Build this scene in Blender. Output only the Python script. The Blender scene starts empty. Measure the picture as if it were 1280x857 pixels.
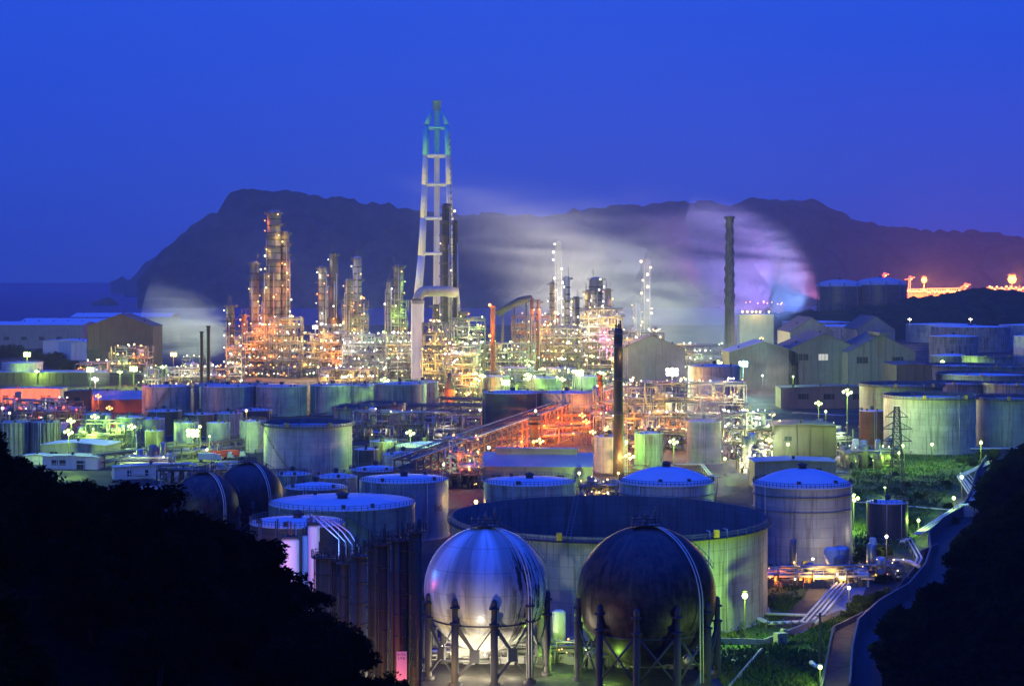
import bpy, math, random
import numpy as np
from mathutils import Vector
from mathutils import noise as mnoise

random.seed(11)
rad = math.radians
PI = math.pi
sc = bpy.context.scene
C = sc.collection

# ------------------------------------------------------------------ camera
F = 2200.0          # focal length in pixels of the 1280 px wide picture
HZ = 350.0          # row of the horizon
CH = 70.0           # height of the viewpoint
cam = bpy.data.cameras.new("camera")
camo = bpy.data.objects.new("camera", cam)
C.objects.link(camo)
camo.location = (0, 0, CH)
camo.rotation_euler = (rad(90), 0, 0)
cam.sensor_width = 36
cam.lens = 36 * F / 1280
cam.shift_y = -(428.5 - HZ) / 1280
cam.clip_start = 1
cam.clip_end = 60000
sc.camera = camo

# ------------------------------------------------------------------ sky
SUN_EL, SUN_ROT = rad(2.0), rad(205)
world = bpy.data.worlds.new("World")
sc.world = world
world.use_nodes = True
wt = world.node_tree
for n in list(wt.nodes):
    wt.nodes.remove(n)
wo = wt.nodes.new("ShaderNodeOutputWorld")
bg = wt.nodes.new("ShaderNodeBackground")
sky = wt.nodes.new("ShaderNodeTexSky")
sky.sky_type = 'NISHITA'
sky.sun_disc = False
sky.sun_elevation = SUN_EL
sky.sun_rotation = SUN_ROT
sky.altitude = 0
sky.air_density = 1.0
sky.dust_density = 0.3
sky.ozone_density = 6.0
bw = wt.nodes.new("ShaderNodeRGBToBW")
tc = wt.nodes.new("ShaderNodeTexCoord")
sep = wt.nodes.new("ShaderNodeSeparateXYZ")
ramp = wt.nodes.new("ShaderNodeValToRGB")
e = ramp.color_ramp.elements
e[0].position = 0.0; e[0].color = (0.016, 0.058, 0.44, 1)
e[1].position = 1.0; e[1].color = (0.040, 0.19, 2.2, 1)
for pos, c in ((0.03, (0.015, 0.064, 0.54, 1)), (0.09, (0.0115, 0.066, 0.66, 1)), (0.165, (0.011, 0.078, 0.76, 1)), (0.205, (0.003, 0.014, 0.10, 1)), (0.52, (0.003, 0.014, 0.10, 1)), (0.66, (0.030, 0.16, 1.9, 1))):  # unseen middle band darkened, zenith brightened, so roofs catch more light than walls
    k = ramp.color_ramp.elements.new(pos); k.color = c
# night sky: the twilight model's own brightness only modulates the deep blue of the air
mix = wt.nodes.new("ShaderNodeMix"); mix.data_type = 'RGBA'; mix.blend_type = 'MIX'
mix.inputs[0].default_value = 0.06
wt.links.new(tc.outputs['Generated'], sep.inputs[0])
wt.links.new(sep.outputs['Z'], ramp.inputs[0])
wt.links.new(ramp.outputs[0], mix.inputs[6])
wt.links.new(sky.outputs[0], bw.inputs[0])
mul = wt.nodes.new("ShaderNodeMix"); mul.data_type = 'RGBA'; mul.blend_type = 'MULTIPLY'; mul.inputs[0].default_value = 1
mul.inputs[6].default_value = (0.1, 0.3, 1.2, 1)
wt.links.new(bw.outputs[0], mul.inputs[7])
wt.links.new(mul.outputs[2], mix.inputs[7])
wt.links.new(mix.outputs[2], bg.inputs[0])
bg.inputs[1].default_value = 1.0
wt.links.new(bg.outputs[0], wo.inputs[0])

# wide, weak greenish fill added behind the viewpoint, standing in for town glow
sl = bpy.data.lights.new("sun", 'SUN')
sl.energy = 0.34
sl.angle = rad(24)
sl.color = (0.62, 1.0, 0.60)
so = bpy.data.objects.new("sun", sl)
so.rotation_euler = (rad(86), 0, rad(-30))
C.objects.link(so)

sc.view_settings.view_transform = 'Standard'
sc.view_settings.look = 'None'
sc.view_settings.exposure = 0
sc.view_settings.gamma = 1
sc.view_settings.use_curve_mapping = False
cy = sc.cycles
cy.use_denoising = True
cy.max_bounces = 4
cy.diffuse_bounces = 2
cy.glossy_bounces = 2
cy.transmission_bounces = 2
cy.volume_bounces = 0
cy.transparent_max_bounces = 8
cy.use_light_tree = True
cy.sample_clamp_indirect = 3
cy.sample_clamp_direct = 12
cy.caustics_reflective = False
cy.caustics_refractive = False
cy.volume_step_rate = 1.5
cy.volume_max_steps = 96

def G(px, py, z=0.0):
    """a photo pixel on the level z -> world point"""
    Y = F * (CH - z) / (py - HZ)
    return Vector(((px - 640) / F * Y, Y, z))
def P(px, py, Y):
    return Vector(((px - 640) / F * Y, Y, CH - (py - HZ) / F * Y))

# ------------------------------------------------------------------ materials
MATS = {}
def nodes(m):
    m.use_nodes = True
    t = m.node_tree
    b = next(n for n in t.nodes if n.type == 'BSDF_PRINCIPLED')
    return t, b
def N(t, kind, **kw):
    n = t.nodes.new(kind)
    for k, v in kw.items():
        setattr(n, k, v)
    return n
def mapped(t, src, scale):
    mp = N(t, "ShaderNodeMapping"); mp.inputs[3].default_value = scale
    t.links.new(src, mp.inputs[0]); return mp.outputs[0]
def mixc(t, fac, a, b, mode='MIX'):
    n = N(t, "ShaderNodeMix", data_type='RGBA', blend_type=mode)
    if isinstance(fac, float): n.inputs[0].default_value = fac
    else: t.links.new(fac, n.inputs[0])
    for i, x in ((6, a), (7, b)):
        if isinstance(x, tuple): n.inputs[i].default_value = (*x, 1) if len(x) == 3 else x
        else: t.links.new(x, n.inputs[i])
    return n.outputs[2]
def rampf(t, src, p0, p1):
    r = N(t, "ShaderNodeMapRange"); r.inputs[1].default_value = p0; r.inputs[2].default_value = p1
    t.links.new(src, r.inputs[0]); return r.outputs[0]

def paint(name, col, dirt=(0.10, 0.085, 0.07), amount=0.5, rough=0.5, metal=0.0, streak=True, scale=0.25, rust=None, spec=0.5):
    """worn paint: blotches plus vertical dirt streaks in world space"""
    if name in MATS: return MATS[name]
    m = bpy.data.materials.new(name); t, b = nodes(m)
    geo = N(t, "ShaderNodeNewGeometry")
    n1 = N(t, "ShaderNodeTexNoise"); n1.inputs['Scale'].default_value = scale; n1.inputs['Detail'].default_value = 6
    t.links.new(geo.outputs['Position'], n1.inputs[0])
    n2 = N(t, "ShaderNodeTexNoise"); n2.inputs['Scale'].default_value = 0.9; n2.inputs['Detail'].default_value = 4
    t.links.new(mapped(t, geo.outputs['Position'], (1, 1, 0.06)), n2.inputs[0])
    f1 = rampf(t, n1.outputs[0], 0.42, 0.75)
    c = mixc(t, f1, col, tuple(x * (1 - amount * .5) + y * amount * .5 for x, y in zip(col, dirt)))
    if streak:
        f2 = rampf(t, n2.outputs[0], 0.5, 0.72)
        ml = N(t, "ShaderNodeMath", operation='MULTIPLY'); ml.inputs[1].default_value = amount
        t.links.new(f2, ml.inputs[0])
        c = mixc(t, ml.outputs[0], c, dirt)
    if rust:
        n3 = N(t, "ShaderNodeTexNoise"); n3.inputs['Scale'].default_value = 0.35; n3.inputs['Detail'].default_value = 8; n3.inputs['Roughness'].default_value = 0.7
        t.links.new(mapped(t, geo.outputs['Position'], (1, 1, 0.35)), n3.inputs[0])
        c = mixc(t, rampf(t, n3.outputs[0], 0.5, 0.6), c, rust)
    t.links.new(c, b.inputs['Base Color'])
    b.inputs['Roughness'].default_value = rough
    b.inputs['Metallic'].default_value = metal
    b.inputs['Specular IOR Level'].default_value = spec
    rr = N(t, "ShaderNodeMapRange"); rr.inputs[3].default_value = rough - .08; rr.inputs[4].default_value = min(1, rough + .2)
    t.links.new(n1.outputs[0], rr.inputs[0]); t.links.new(rr.outputs[0], b.inputs['Roughness'])
    MATS[name] = m
    return m

def shellmat(name, col, amount=0.6, rough=0.32, rust=0.0, band=None):
    """tank shell: plate courses from UV (metres), streaks running down from the rim"""
    if name in MATS: return MATS[name]
    m = bpy.data.materials.new(name); t, b = nodes(m)
    uv = N(t, "ShaderNodeUVMap")
    br = N(t, "ShaderNodeTexBrick"); br.offset = 0.5
    br.inputs['Scale'].default_value = 1.0
    br.inputs['Mortar Size'].default_value = 0.05
    br.inputs['Mortar Smooth'].default_value = 0.4
    br.inputs['Brick Width'].default_value = 7.5
    br.inputs['Row Height'].default_value = 2.35
    br.inputs['Color1'].default_value = (1, 1, 1, 1); br.inputs['Color2'].default_value = (.78, .79, .80, 1); br.inputs['Mortar'].default_value = (.42, .40, .37, 1)
    t.links.new(uv.outputs[0], br.inputs[0])
    oi = N(t, "ShaderNodeObjectInfo")
    add = N(t, "ShaderNodeVectorMath", operation='ADD')
    cm = N(t, "ShaderNodeCombineXYZ"); mu = N(t, "ShaderNodeMath", operation='MULTIPLY'); mu.inputs[1].default_value = 200
    t.links.new(oi.outputs['Random'], mu.inputs[0]); t.links.new(mu.outputs[0], cm.inputs[0])
    t.links.new(uv.outputs[0], add.inputs[0]); t.links.new(cm.outputs[0], add.inputs[1])
    n2 = N(t, "ShaderNodeTexNoise"); n2.inputs['Scale'].default_value = 1.1; n2.inputs['Detail'].default_value = 6; n2.inputs['Roughness'].default_value = .65
    t.links.new(mapped(t, add.outputs[0], (0.9, 0.05, 1)), n2.inputs[0])
    n1 = N(t, "ShaderNodeTexNoise"); n1.inputs['Scale'].default_value = 0.18; n1.inputs['Detail'].default_value = 5
    t.links.new(add.outputs[0], n1.inputs[0])
    c = mixc(t, rampf(t, n1.outputs[0], 0.4, 0.7), col, tuple(x * .72 for x in col))
    mm = N(t, "ShaderNodeMath", operation='MULTIPLY'); mm.inputs[1].default_value = amount
    t.links.new(rampf(t, n2.outputs[0], 0.5, 0.6), mm.inputs[0])
    c = mixc(t, mm.outputs[0], c, (0.09, 0.07, 0.055))
    if rust:
        n3 = N(t, "ShaderNodeTexNoise"); n3.inputs['Scale'].default_value = 0.5; n3.inputs['Detail'].default_value = 8
        t.links.new(mapped(t, add.outputs[0], (0.8, 0.12, 1)), n3.inputs[0])
        m3 = N(t, "ShaderNodeMath", operation='MULTIPLY'); m3.inputs[1].default_value = rust
        t.links.new(rampf(t, n3.outputs[0], 0.48, 0.62), m3.inputs[0])
        c = mixc(t, m3.outputs[0], c, (0.22, 0.09, 0.03))
    c = mixc(t, 0.8, c, br.outputs[0], 'MULTIPLY')
    t.links.new(c, b.inputs['Base Color'])
    bp = N(t, "ShaderNodeBump"); bp.inputs['Strength'].default_value = 0.35; bp.inputs['Distance'].default_value = 0.08
    t.links.new(br.outputs[0], bp.inputs['Height']); t.links.new(bp.outputs[0], b.inputs['Normal'])
    rr = N(t, "ShaderNodeMapRange"); rr.inputs[3].default_value = rough - .1; rr.inputs[4].default_value = rough + .35
    t.links.new(n2.outputs[0], rr.inputs[0]); t.links.new(rr.outputs[0], b.inputs['Roughness'])
    MATS[name] = m
    return m

def emit(name, col, s):
    if name in MATS: return MATS[name]
    m = bpy.data.materials.new(name); t, b = nodes(m)
    b.inputs['Base Color'].default_value = (.6, .6, .6, 1)
    b.inputs['Emission Color'].default_value = (*col, 1)
    b.inputs['Emission Strength'].default_value = s
    m.cycles.emission_sampling = 'NONE'
    MATS[name] = m
    return m

W_SHELL = shellmat('white tank plate', (0.56, 0.60, 0.60), .5)
G_SHELL = shellmat('grey tank plate', (0.36, 0.42, 0.44), .6)
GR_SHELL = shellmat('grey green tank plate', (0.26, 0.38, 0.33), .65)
B_SHELL = shellmat('bluish tank plate', (0.30, 0.38, 0.46), .55)
D_SHELL = shellmat('sooty tank plate', (0.10, 0.10, 0.10), .8)
R_SHELL = shellmat('rusted tank plate', (0.20, 0.13, 0.08), .7, .7, rust=1.0)
S_SHELL = shellmat('streaked old tank plate', (0.46, 0.46, 0.43), .9, .6, rust=.5)
ROOFM = paint('pale roof plate', (0.62, 0.66, 0.72), (0.25, 0.26, 0.28), .35, .62, streak=False, scale=.12)
ROOFD = paint('grey roof plate', (0.36, 0.40, 0.46), (0.15, 0.15, 0.16), .5, .7, streak=False, scale=.12)
STEEL = paint('grey structural steel', (0.16, 0.16, 0.15), (0.12, 0.08, 0.05), .6, .55)
DSTEEL = paint('dark structural steel', (0.055, 0.055, 0.06), (0.03, 0.025, 0.02), .5, .6)
RSTEEL = paint('red brown painted steel', (0.34, 0.12, 0.07), (0.10, 0.05, 0.03), .5, .55)
PIPEM = paint('aluminium pipe cladding', (0.50, 0.50, 0.48), (0.25, 0.2, 0.15), .35, .32, metal=.75)
WPIPE = paint('white painted pipe', (0.70, 0.70, 0.68), (0.2, 0.17, 0.14), .35, .4)
VESS = paint('insulated vessel cladding', (0.22, 0.22, 0.22), (0.2, 0.16, 0.12), .5, .38, metal=.35)
CONC = paint('stained concrete', (0.30, 0.29, 0.27), (0.12, 0.11, 0.10), .6, .85)
STACKW = paint('white stack paint', (0.74, 0.72, 0.74), (0.45, 0.42, 0.42), .3, .5)
STACKB = paint('blue stack paint', (0.12, 0.50, 0.70), (0.1, 0.2, 0.3), .3, .5)
BLACK = paint('black stack paint', (0.035, 0.033, 0.035), (0.09, 0.05, 0.03), .4, .5)
YEL = paint('yellow paint', (0.75, 0.52, 0.05), (0.3, 0.2, 0.05), .3, .5)
REDP = paint('red paint', (0.6, 0.06, 0.04), (0.2, 0.04, 0.03), .3, .5)
SHEDW = paint('pale corrugated wall', (0.34, 0.34, 0.32), (0.2, 0.17, 0.14), .6, .6)
SHEDG = paint('weathered sheet wall', (0.155, 0.165, 0.16), (0.12, 0.10, 0.07), .8, .7)
SHEDD = paint('dark sheet wall', (0.10, 0.085, 0.075), (0.05, 0.04, 0.03), .6, .7)
SHROOF = paint('blue grey sheet roof', (0.33, 0.37, 0.42), (0.15, 0.15, 0.15), .5, .6, streak=False)
SHROOFD = paint('dark sheet roof', (0.10, 0.10, 0.11), (0.05, 0.05, 0.05), .5, .7, streak=False)
WHITEB = paint('white box paint', (0.75, 0.76, 0.76), (0.4, 0.38, 0.35), .3, .5)
GLASSD = paint('dark window glass', (0.03, 0.035, 0.04), (0.03, 0.03, 0.03), .1, .15)

LCOL = {'G': (0.78, 1.0, 0.34), 'GW': (0.72, 1.0, 0.50), 'W': (1.0, 0.95, 0.82), 'Y': (1.0, 0.72, 0.22), 'O': (1.0, 0.36, 0.05), 'R': (1.0, 0.10, 0.03), 'C': (0.45, 1.0, 0.85), 'P': (1.0, 0.28, 0.62), 'B': (0.35, 0.55, 1.0)}
def E(c): return emit({'G': 'green white lamp glass', 'GW': 'pale green lamp glass', 'W': 'white lamp glass', 'Y': 'yellow lamp glass', 'O': 'orange lamp glass', 'R': 'red lamp glass', 'C': 'cyan lamp glass', 'P': 'pink lamp glass', 'B': 'blue lamp glass'}[c], LCOL[c], {'O': 3.5, 'R': 3.0, 'Y': 3.6, 'W': 6.0}.get(c, 4.0))

# ------------------------------------------------------------------ mesh helper
class MB:
    def __init__(s): s.v = []; s.f = []; s.sm = []; s.mi = []; s.uv = []; s.hasuv = False; s.m = 0
    def face(s, idx, smooth=False, uv=None):
        s.f.append(idx); s.sm.append(smooth); s.mi.append(s.m); s.uv.append(uv)
        if uv: s.hasuv = True
    def box(s, x0, y0, z0, x1, y1, z1):
        b = len(s.v)
        s.v += [(x0,y0,z0),(x1,y0,z0),(x1,y1,z0),(x0,y1,z0),(x0,y0,z1),(x1,y0,z1),(x1,y1,z1),(x0,y1,z1)]
        for q in ((0,3,2,1),(4,5,6,7),(0,1,5,4),(1,2,6,5),(2,3,7,6),(3,0,4,7)): s.face(tuple(b+i for i in q))
        return s
    def boxc(s, cx, cy, z0, w, d, h): return s.box(cx-w/2, cy-d/2, z0, cx+w/2, cy+d/2, z0+h)
    def tube(s, p, q, r, n=6, r2=None, caps=True, smooth=True):
        p = Vector(p); q = Vector(q); d = q - p
        if d.length < 1e-5: return s
        d.normalize()
        a = Vector((0,0,1)) if abs(d.z) < .9 else Vector((1,0,0))
        u = d.cross(a).normalized(); w = d.cross(u)
        r2 = r if r2 is None else r2
        b = len(s.v)
        for c, rr in ((p, r), (q, r2)):
            for k in range(n):
                t = 2*PI*k/n
                s.v.append(tuple(c + (u*math.cos(t) + w*math.sin(t))*rr))
        for k in range(n):
            j = (k+1) % n
            s.face((b+k, b+n+k, b+n+j, b+j), smooth and n > 4)
        if caps:
            s.face(tuple(b+k for k in range(n))); s.face(tuple(b+n+k for k in reversed(range(n))))
        return s
    def path(s, pts, r, n=6):
        """one continuous pipe with mitred bends"""
        pts = [Vector(p) for p in pts]
        b0 = len(s.v); m = len(pts)
        prev = None
        for i, p in enumerate(pts):
            if i == 0: d = pts[1] - p
            elif i == m-1: d = p - pts[-2]
            else: d = (p - pts[i-1]).normalized() + (pts[i+1] - p).normalized()
            if d.length < 1e-6: d = pts[i] - pts[i-1]
            d.normalize()
            if prev is None:
                a = Vector((0,0,1)) if abs(d.z) < .9 else Vector((1,0,0))
                u = d.cross(a).normalized()
            else:
                u = (prev - d*prev.dot(d))
                u = u.normalized() if u.length > 1e-5 else prev
            prev = u; w = d.cross(u)
            for k in range(n):
                t = 2*PI*k/n
                s.v.append(tuple(p + (u*math.cos(t) + w*math.sin(t))*r))
        for i in range(m-1):
            for k in range(n):
                j = (k+1) % n; a0 = b0+i*n; a1 = a0+n
                s.face((a0+k, a1+k, a1+j, a0+j), n > 4)
        s.face(tuple(b0+k for k in range(n))); s.face(tuple(b0+(m-1)*n+k for k in reversed(range(n))))
        return s
    def lathe(s, prof, n=48, cx=0, cy=0, uv=False, smooth=True, a0=0, a1=2*PI, wob=None):
        """prof: [(r, z)] from bottom to top on the outside"""
        b = len(s.v); full = abs(a1-a0-2*PI) < 1e-6; m = n if full else n+1
        for (r, z) in prof:
            for k in range(m):
                t = a0 + (a1-a0)*k/n
                s.v.append((cx + r*math.cos(t), cy + r*math.sin(t), z))
        L = 0
        for i in range(len(prof)-1):
            (r0, z0), (r1, z1) = prof[i], prof[i+1]
            dl = math.hypot(r1-r0, z1-z0); R = max(r0, r1)
            for k in range(n):
                j = (k+1) % m
                t0 = R*2*PI*k/n; t1 = R*2*PI*(k+1)/n
                s.face((b+i*m+k, b+i*m+j, b+(i+1)*m+j, b+(i+1)*m+k), smooth, ((t0,L),(t1,L),(t1,L+dl),(t0,L+dl)) if uv else None)
            L += dl
        return s
    def disc(s, r, z, n=48, cx=0, cy=0, up=True):
        b = len(s.v)
        for k in range(n): s.v.append((cx+r*math.cos(2*PI*k/n), cy+r*math.sin(2*PI*k/n), z))
        s.face(tuple(b+k for k in (range(n) if up else reversed(range(n)))))
        return s
    def quad(s, a, b, c, d):
        i = len(s.v); s.v += [tuple(a), tuple(b), tuple(c), tuple(d)]; s.face((i, i+1, i+2, i+3)); return s
    def slab(s, poly, z0, z1):
        """prism over a horizontal polygon (counter-clockwise)"""
        b = len(s.v); n = len(poly)
        for z in (z0, z1):
            for p in poly: s.v.append((p[0], p[1], z))
        for k in range(n):
            j = (k+1) % n; s.face((b+k, b+j, b+n+j, b+n+k))
        s.face(tuple(b+n+k for k in range(n))); s.face(tuple(b+k for k in reversed(range(n))))
        return s
    def mesh(s, name, mats):
        me = bpy.data.meshes.new(name)
        me.from_pydata(s.v, [], s.f)
        me.polygons.foreach_set('use_smooth', s.sm)
        if not isinstance(mats, (list, tuple)): mats = [mats]
        for m in mats: me.materials.append(m)
        if len(mats) > 1: me.polygons.foreach_set('material_index', s.mi)
        if s.hasuv:
            l = me.uv_layers.new(name='UVMap'); arr = []
            for f, u in zip(s.f, s.uv):
                for k in range(len(f)): arr += list(u[k]) if u else [0.0, 0.0]
            l.data.foreach_set('uv', arr)
        me.update()
        return me
    def build(s, name, mats, parent=None):
        o = bpy.data.objects.new(name, s.mesh(name, mats))
        C.objects.link(o)
        if parent: o.parent = parent
        return o

def thing(name, label, cat, loc=(0,0,0), rz=0, group=None):
    o = bpy.data.objects.new(name, None); C.objects.link(o)
    o.empty_display_size = 1
    o.location = loc; o.rotation_euler = (0, 0, rz)
    o['label'] = label; o['category'] = cat
    if group: o['group'] = group
    return o
def tag(o, label, cat, group=None, kind=None):
    if label: o['label'] = label
    if cat: o['category'] = cat
    if group: o['group'] = group
    if kind: o['kind'] = kind
    return o
def struct(name, mb, mat, label=None):
    o = mb.build(name, mat); o['kind'] = 'structure'
    if label: o['label'] = label
    return o
def copy_tree(o, parent=None):
    c = o.copy(); C.objects.link(c)
    if parent: c.parent = parent
    for ch in list(o.children): copy_tree(ch, c)
    return c
def light(loc, col, power, parent=None, r=0.3, kind='POINT', spot=None, tgt=None, blend=.5):
    l = bpy.data.lights.new("lamp_light", kind)
    l.color = {'G': (.52, 1, .12), 'O': (1, .26, .03), 'Y': (1, .60, .14), 'W': (1, .88, .62)}.get(col, LCOL[col]) if isinstance(col, str) else col
    l.energy = power * (GAIN if kind == 'POINT' else 1)
    l.shadow_soft_size = r
    o = bpy.data.objects.new("lamp_light", l); C.objects.link(o)
    o.location = loc
    if kind == 'SPOT':
        l.spot_size = spot; l.spot_blend = blend
        o.rotation_euler = (Vector(tgt) - Vector(loc)).to_track_quat('-Z', 'Y').to_euler()
    if parent: o.parent = parent
    return o
BULBS = {}
GAIN = 2.9
def bulb(loc, col, r, parent, name='lamp'):
    k = (col, round(r, 2))
    if k not in BULBS:
        m = MB(); m.lathe([(.02*r, -r), (.6*r, -.8*r), (r, 0), (.6*r, .8*r), (.02*r, r)], 10)
        BULBS[k] = m.mesh('lamp', E(col))
    o = bpy.data.objects.new(name, BULBS[k]); C.objects.link(o)
    o.location = loc
    if parent: o.parent = parent
    return o
# ------------------------------------------------------------------ setting
COAST = 2750.0
def groundmat():
    m = bpy.data.materials.new('yard ground'); t, b = nodes(m)
    geo = N(t, "ShaderNodeNewGeometry")
    n1 = N(t, "ShaderNodeTexNoise"); n1.inputs['Scale'].default_value = .035; n1.inputs['Detail'].default_value = 8; n1.inputs['Roughness'].default_value = .6
    n2 = N(t, "ShaderNodeTexNoise"); n2.inputs['Scale'].default_value = .5; n2.inputs['Detail'].default_value = 8; n2.inputs['Roughness'].default_value = .7
    t.links.new(geo.outputs['Position'], n1.inputs[0]); t.links.new(geo.outputs['Position'], n2.inputs[0])
    c = mixc(t, rampf(t, n1.outputs[0], .42, .6), (0.035, 0.033, 0.030), (0.085, 0.078, 0.065))
    c = mixc(t, rampf(t, n2.outputs[0], .45, .65), c, (0.018, 0.018, 0.017))
    t.links.new(c, b.inputs['Base Color'])
    # puddles left by rain: smoother patches
    r = N(t, "ShaderNodeMapRange"); r.inputs[1].default_value = .45; r.inputs[2].default_value = .62; r.inputs[3].default_value = .5; r.inputs[4].default_value = .95; b.inputs['Specular IOR Level'].default_value = .12
    t.links.new(n1.outputs[0], r.inputs[0]); t.links.new(r.outputs[0], b.inputs['Roughness'])
    bp = N(t, "ShaderNodeBump"); bp.inputs['Strength'].default_value = .4; bp.inputs['Distance'].default_value = .15
    t.links.new(n2.outputs[0], bp.inputs['Height']); t.links.new(bp.outputs[0], b.inputs['Normal'])
    return m
def grassmat():
    m = bpy.data.materials.new('rough grass'); t, b = nodes(m)
    geo = N(t, "ShaderNodeNewGeometry")
    n1 = N(t, "ShaderNodeTexNoise"); n1.inputs['Scale'].default_value = .12; n1.inputs['Detail'].default_value = 9; n1.inputs['Roughness'].default_value = .65
    n2 = N(t, "ShaderNodeTexNoise"); n2.inputs['Scale'].default_value = 1.6; n2.inputs['Detail'].default_value = 6; n2.inputs['Roughness'].default_value = .7
    t.links.new(geo.outputs['Position'], n1.inputs[0]); t.links.new(geo.outputs['Position'], n2.inputs[0])
    c = mixc(t, rampf(t, n1.outputs[0], .4, .62), (0.08, 0.16, 0.035), (0.17, 0.19, 0.07))
    c = mixc(t, rampf(t, n2.outputs[0], .42, .66), c, (0.045, 0.085, 0.02))
    t.links.new(c, b.inputs['Base Color']); b.inputs['Roughness'].default_value = 1.0; b.inputs['Specular IOR Level'].default_value = .05
    bp = N(t, "ShaderNodeBump"); bp.inputs['Strength'].default_value = .9; bp.inputs['Distance'].default_value = .5
    t.links.new(n2.outputs[0], bp.inputs['Height']); t.links.new(bp.outputs[0], b.inputs['Normal'])
    return m
GROUND = groundmat(); GRASS = grassmat()
g = MB()
g.quad((-3000, -300, 0), (3500, -300, 0), (3500, COAST, 0), (-3000, COAST, 0))
struct('ground', g, GROUND)
g = MB()
g.quad((-3000, COAST, -1.6), (3500, COAST, -1.6), (3500, COAST, 0), (-3000, COAST, 0))
struct('quay_wall', g, CONC)
sea_m = bpy.data.materials.new('night sea'); t, b = nodes(sea_m)
b.inputs['Base Color'].default_value = (0.006, 0.03, 0.12, 1); b.inputs['Roughness'].default_value = .45
nz = N(t, "ShaderNodeTexNoise"); nz.inputs['Scale'].default_value = .05; nz.inputs['Detail'].default_value = 6
geo = N(t, "ShaderNodeNewGeometry"); t.links.new(geo.outputs['Position'], nz.inputs[0])
bp = N(t, "ShaderNodeBump"); bp.inputs['Strength'].default_value = .6; bp.inputs['Distance'].default_value = 2
t.links.new(nz.outputs[0], bp.inputs['Height']); t.links.new(bp.outputs[0], b.inputs['Normal'])
g = MB(); g.quad((-30000, COAST - 400, -1.6), (30000, COAST - 400, -1.6), (30000, 45000, -1.6), (-30000, 45000, -1.6))
struct('sea', g, sea_m)

def interp(pts, x):
    if x <= pts[0][0]: return pts[0][1]
    for (a, va), (b_, vb) in zip(pts, pts[1:]):
        if x <= b_: return va + (vb - va) * (x - a) / (b_ - a)
    return pts[-1][1]
def fbm(x, y, s, o=5):
    return mnoise.fractal(Vector((x*s, y*s, 3.7)), 1.0, 2.0, o)

def hillmat(name, c1, c2, sc_=.02):
    m = bpy.data.materials.new(name); t, b = nodes(m)
    geo = N(t, "ShaderNodeNewGeometry")
    n1 = N(t, "ShaderNodeTexNoise"); n1.inputs['Scale'].default_value = sc_; n1.inputs['Detail'].default_value = 10; n1.inputs['Roughness'].default_value = .7
    t.links.new(geo.outputs['Position'], n1.inputs[0])
    t.links.new(mixc(t, rampf(t, n1.outputs[0], .38, .62), c1, c2), b.inputs['Base Color'])
    b.inputs['Roughness'].default_value = 1.0; b.inputs['Specular IOR Level'].default_value = .03
    bp = N(t, "ShaderNodeBump"); bp.inputs['Strength'].default_value = 1; bp.inputs['Distance'].default_value = 8
    t.links.new(n1.outputs[0], bp.inputs['Height']); t.links.new(bp.outputs[0], b.inputs['Normal'])
    return m
HILLM = hillmat('wooded mountain', (0.035, 0.055, 0.03), (0.08, 0.095, 0.055))
def ridge(name, prof, Yc, front, back, step, rough, base=0.0, mat=None, cano=3.0):
    """a mountain whose crest (pixels of the photograph at depth Yc) is turned into metres"""
    crest = [((px-640)/F*Yc, CH + (HZ-py)/F*Yc) for px, py in prof]
    x0, x1 = crest[0][0], crest[-1][0]
    nx = int((x1-x0)/step)+1; ny = int((front+back)/step/1.6)+1
    m = MB()
    for j in range(ny):
        y = Yc - front + (front+back)*j/(ny-1)
        for i in range(nx):
            xc = x0 + (x1-x0)*i/(nx-1); x = xc*y/Yc
            h = interp(crest, xc)
            d = (Yc-y)/front if y < Yc else (y-Yc)/back
            p = max(0.0, 1-d)
            p = p**0.9 * (1 - .12*math.sin(PI*min(1, d)))
            gul = fbm(x, y, 1/260.0, 5)
            z = h*p + rough*gul*math.sin(PI*min(1, max(0, d))) + cano*fbm(x, y, 1/(16.0 if step < 10 else 34.0), 3)
            if d >= .999: z = -4
            m.v.append((x, y, max(z, -4) + base*0))
    for j in range(ny-1):
        for i in range(nx-1):
            a = j*nx+i; m.face((a, a+1, a+nx+1, a+nx), True)
    return struct(name, m, mat or HILLM)
ridge('mountain', [(172,362),(183,345),(196,326),(213,307),(232,287),(252,270),(272,261),(283,245),(293,238),(303,237),(320,236),(345,237),(372,238),(384,241),(400,245),(430,249),(470,252),(500,258),(530,262),(570,267),(620,268),(690,272),(760,292),(840,325),(900,352)], 5200, 700, 900, 13, 150, cano=13)
ridge('mountain', [(560,352),(620,320),(660,290),(690,270),(715,262),(740,259),(790,255),(830,253),(868,250),(885,249),(905,254),(920,253),(950,247),(975,245),(990,245),(1005,248),(1022,250),(1050,265),(1070,272),(1090,281),(1120,286),(1150,288),(1180,290),(1215,289),(1240,291),(1262,292),(1285,297),(1400,310)], 5700, 800, 1100, 15, 150, cano=14)
ridge('headland', [(155,352),(168,345),(176,333),(190,322),(204,314),(225,305),(300,300)], 8000, 700, 900, 30, 0, cano=10)
for nm, pr, Y in (('islet', [(115,379),(122,377),(130,372),(136,371),(143,375),(148,379)], 5000), ('islet', [(138,352),(146,349),(152,345),(158,349),(168,352)], 9000)):
    ridge(nm, pr, Y, 60, 60, 6, 8, cano=1.5)

# wooded rise on the right, in front of the steelworks
RIDGE = [(930,399),(960,393),(1000,391),(1040,390),(1075,385),(1110,380),(1150,372),(1190,366),(1215,363),(1245,363),(1290,364),(1400,366)]
ridge('wooded_rise', RIDGE, 2300, 260, 320, 3.5, 9, cano=6.5, mat=hillmat('wooded rise', (0.02, 0.035, 0.015), (0.05, 0.07, 0.03), .06))

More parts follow.
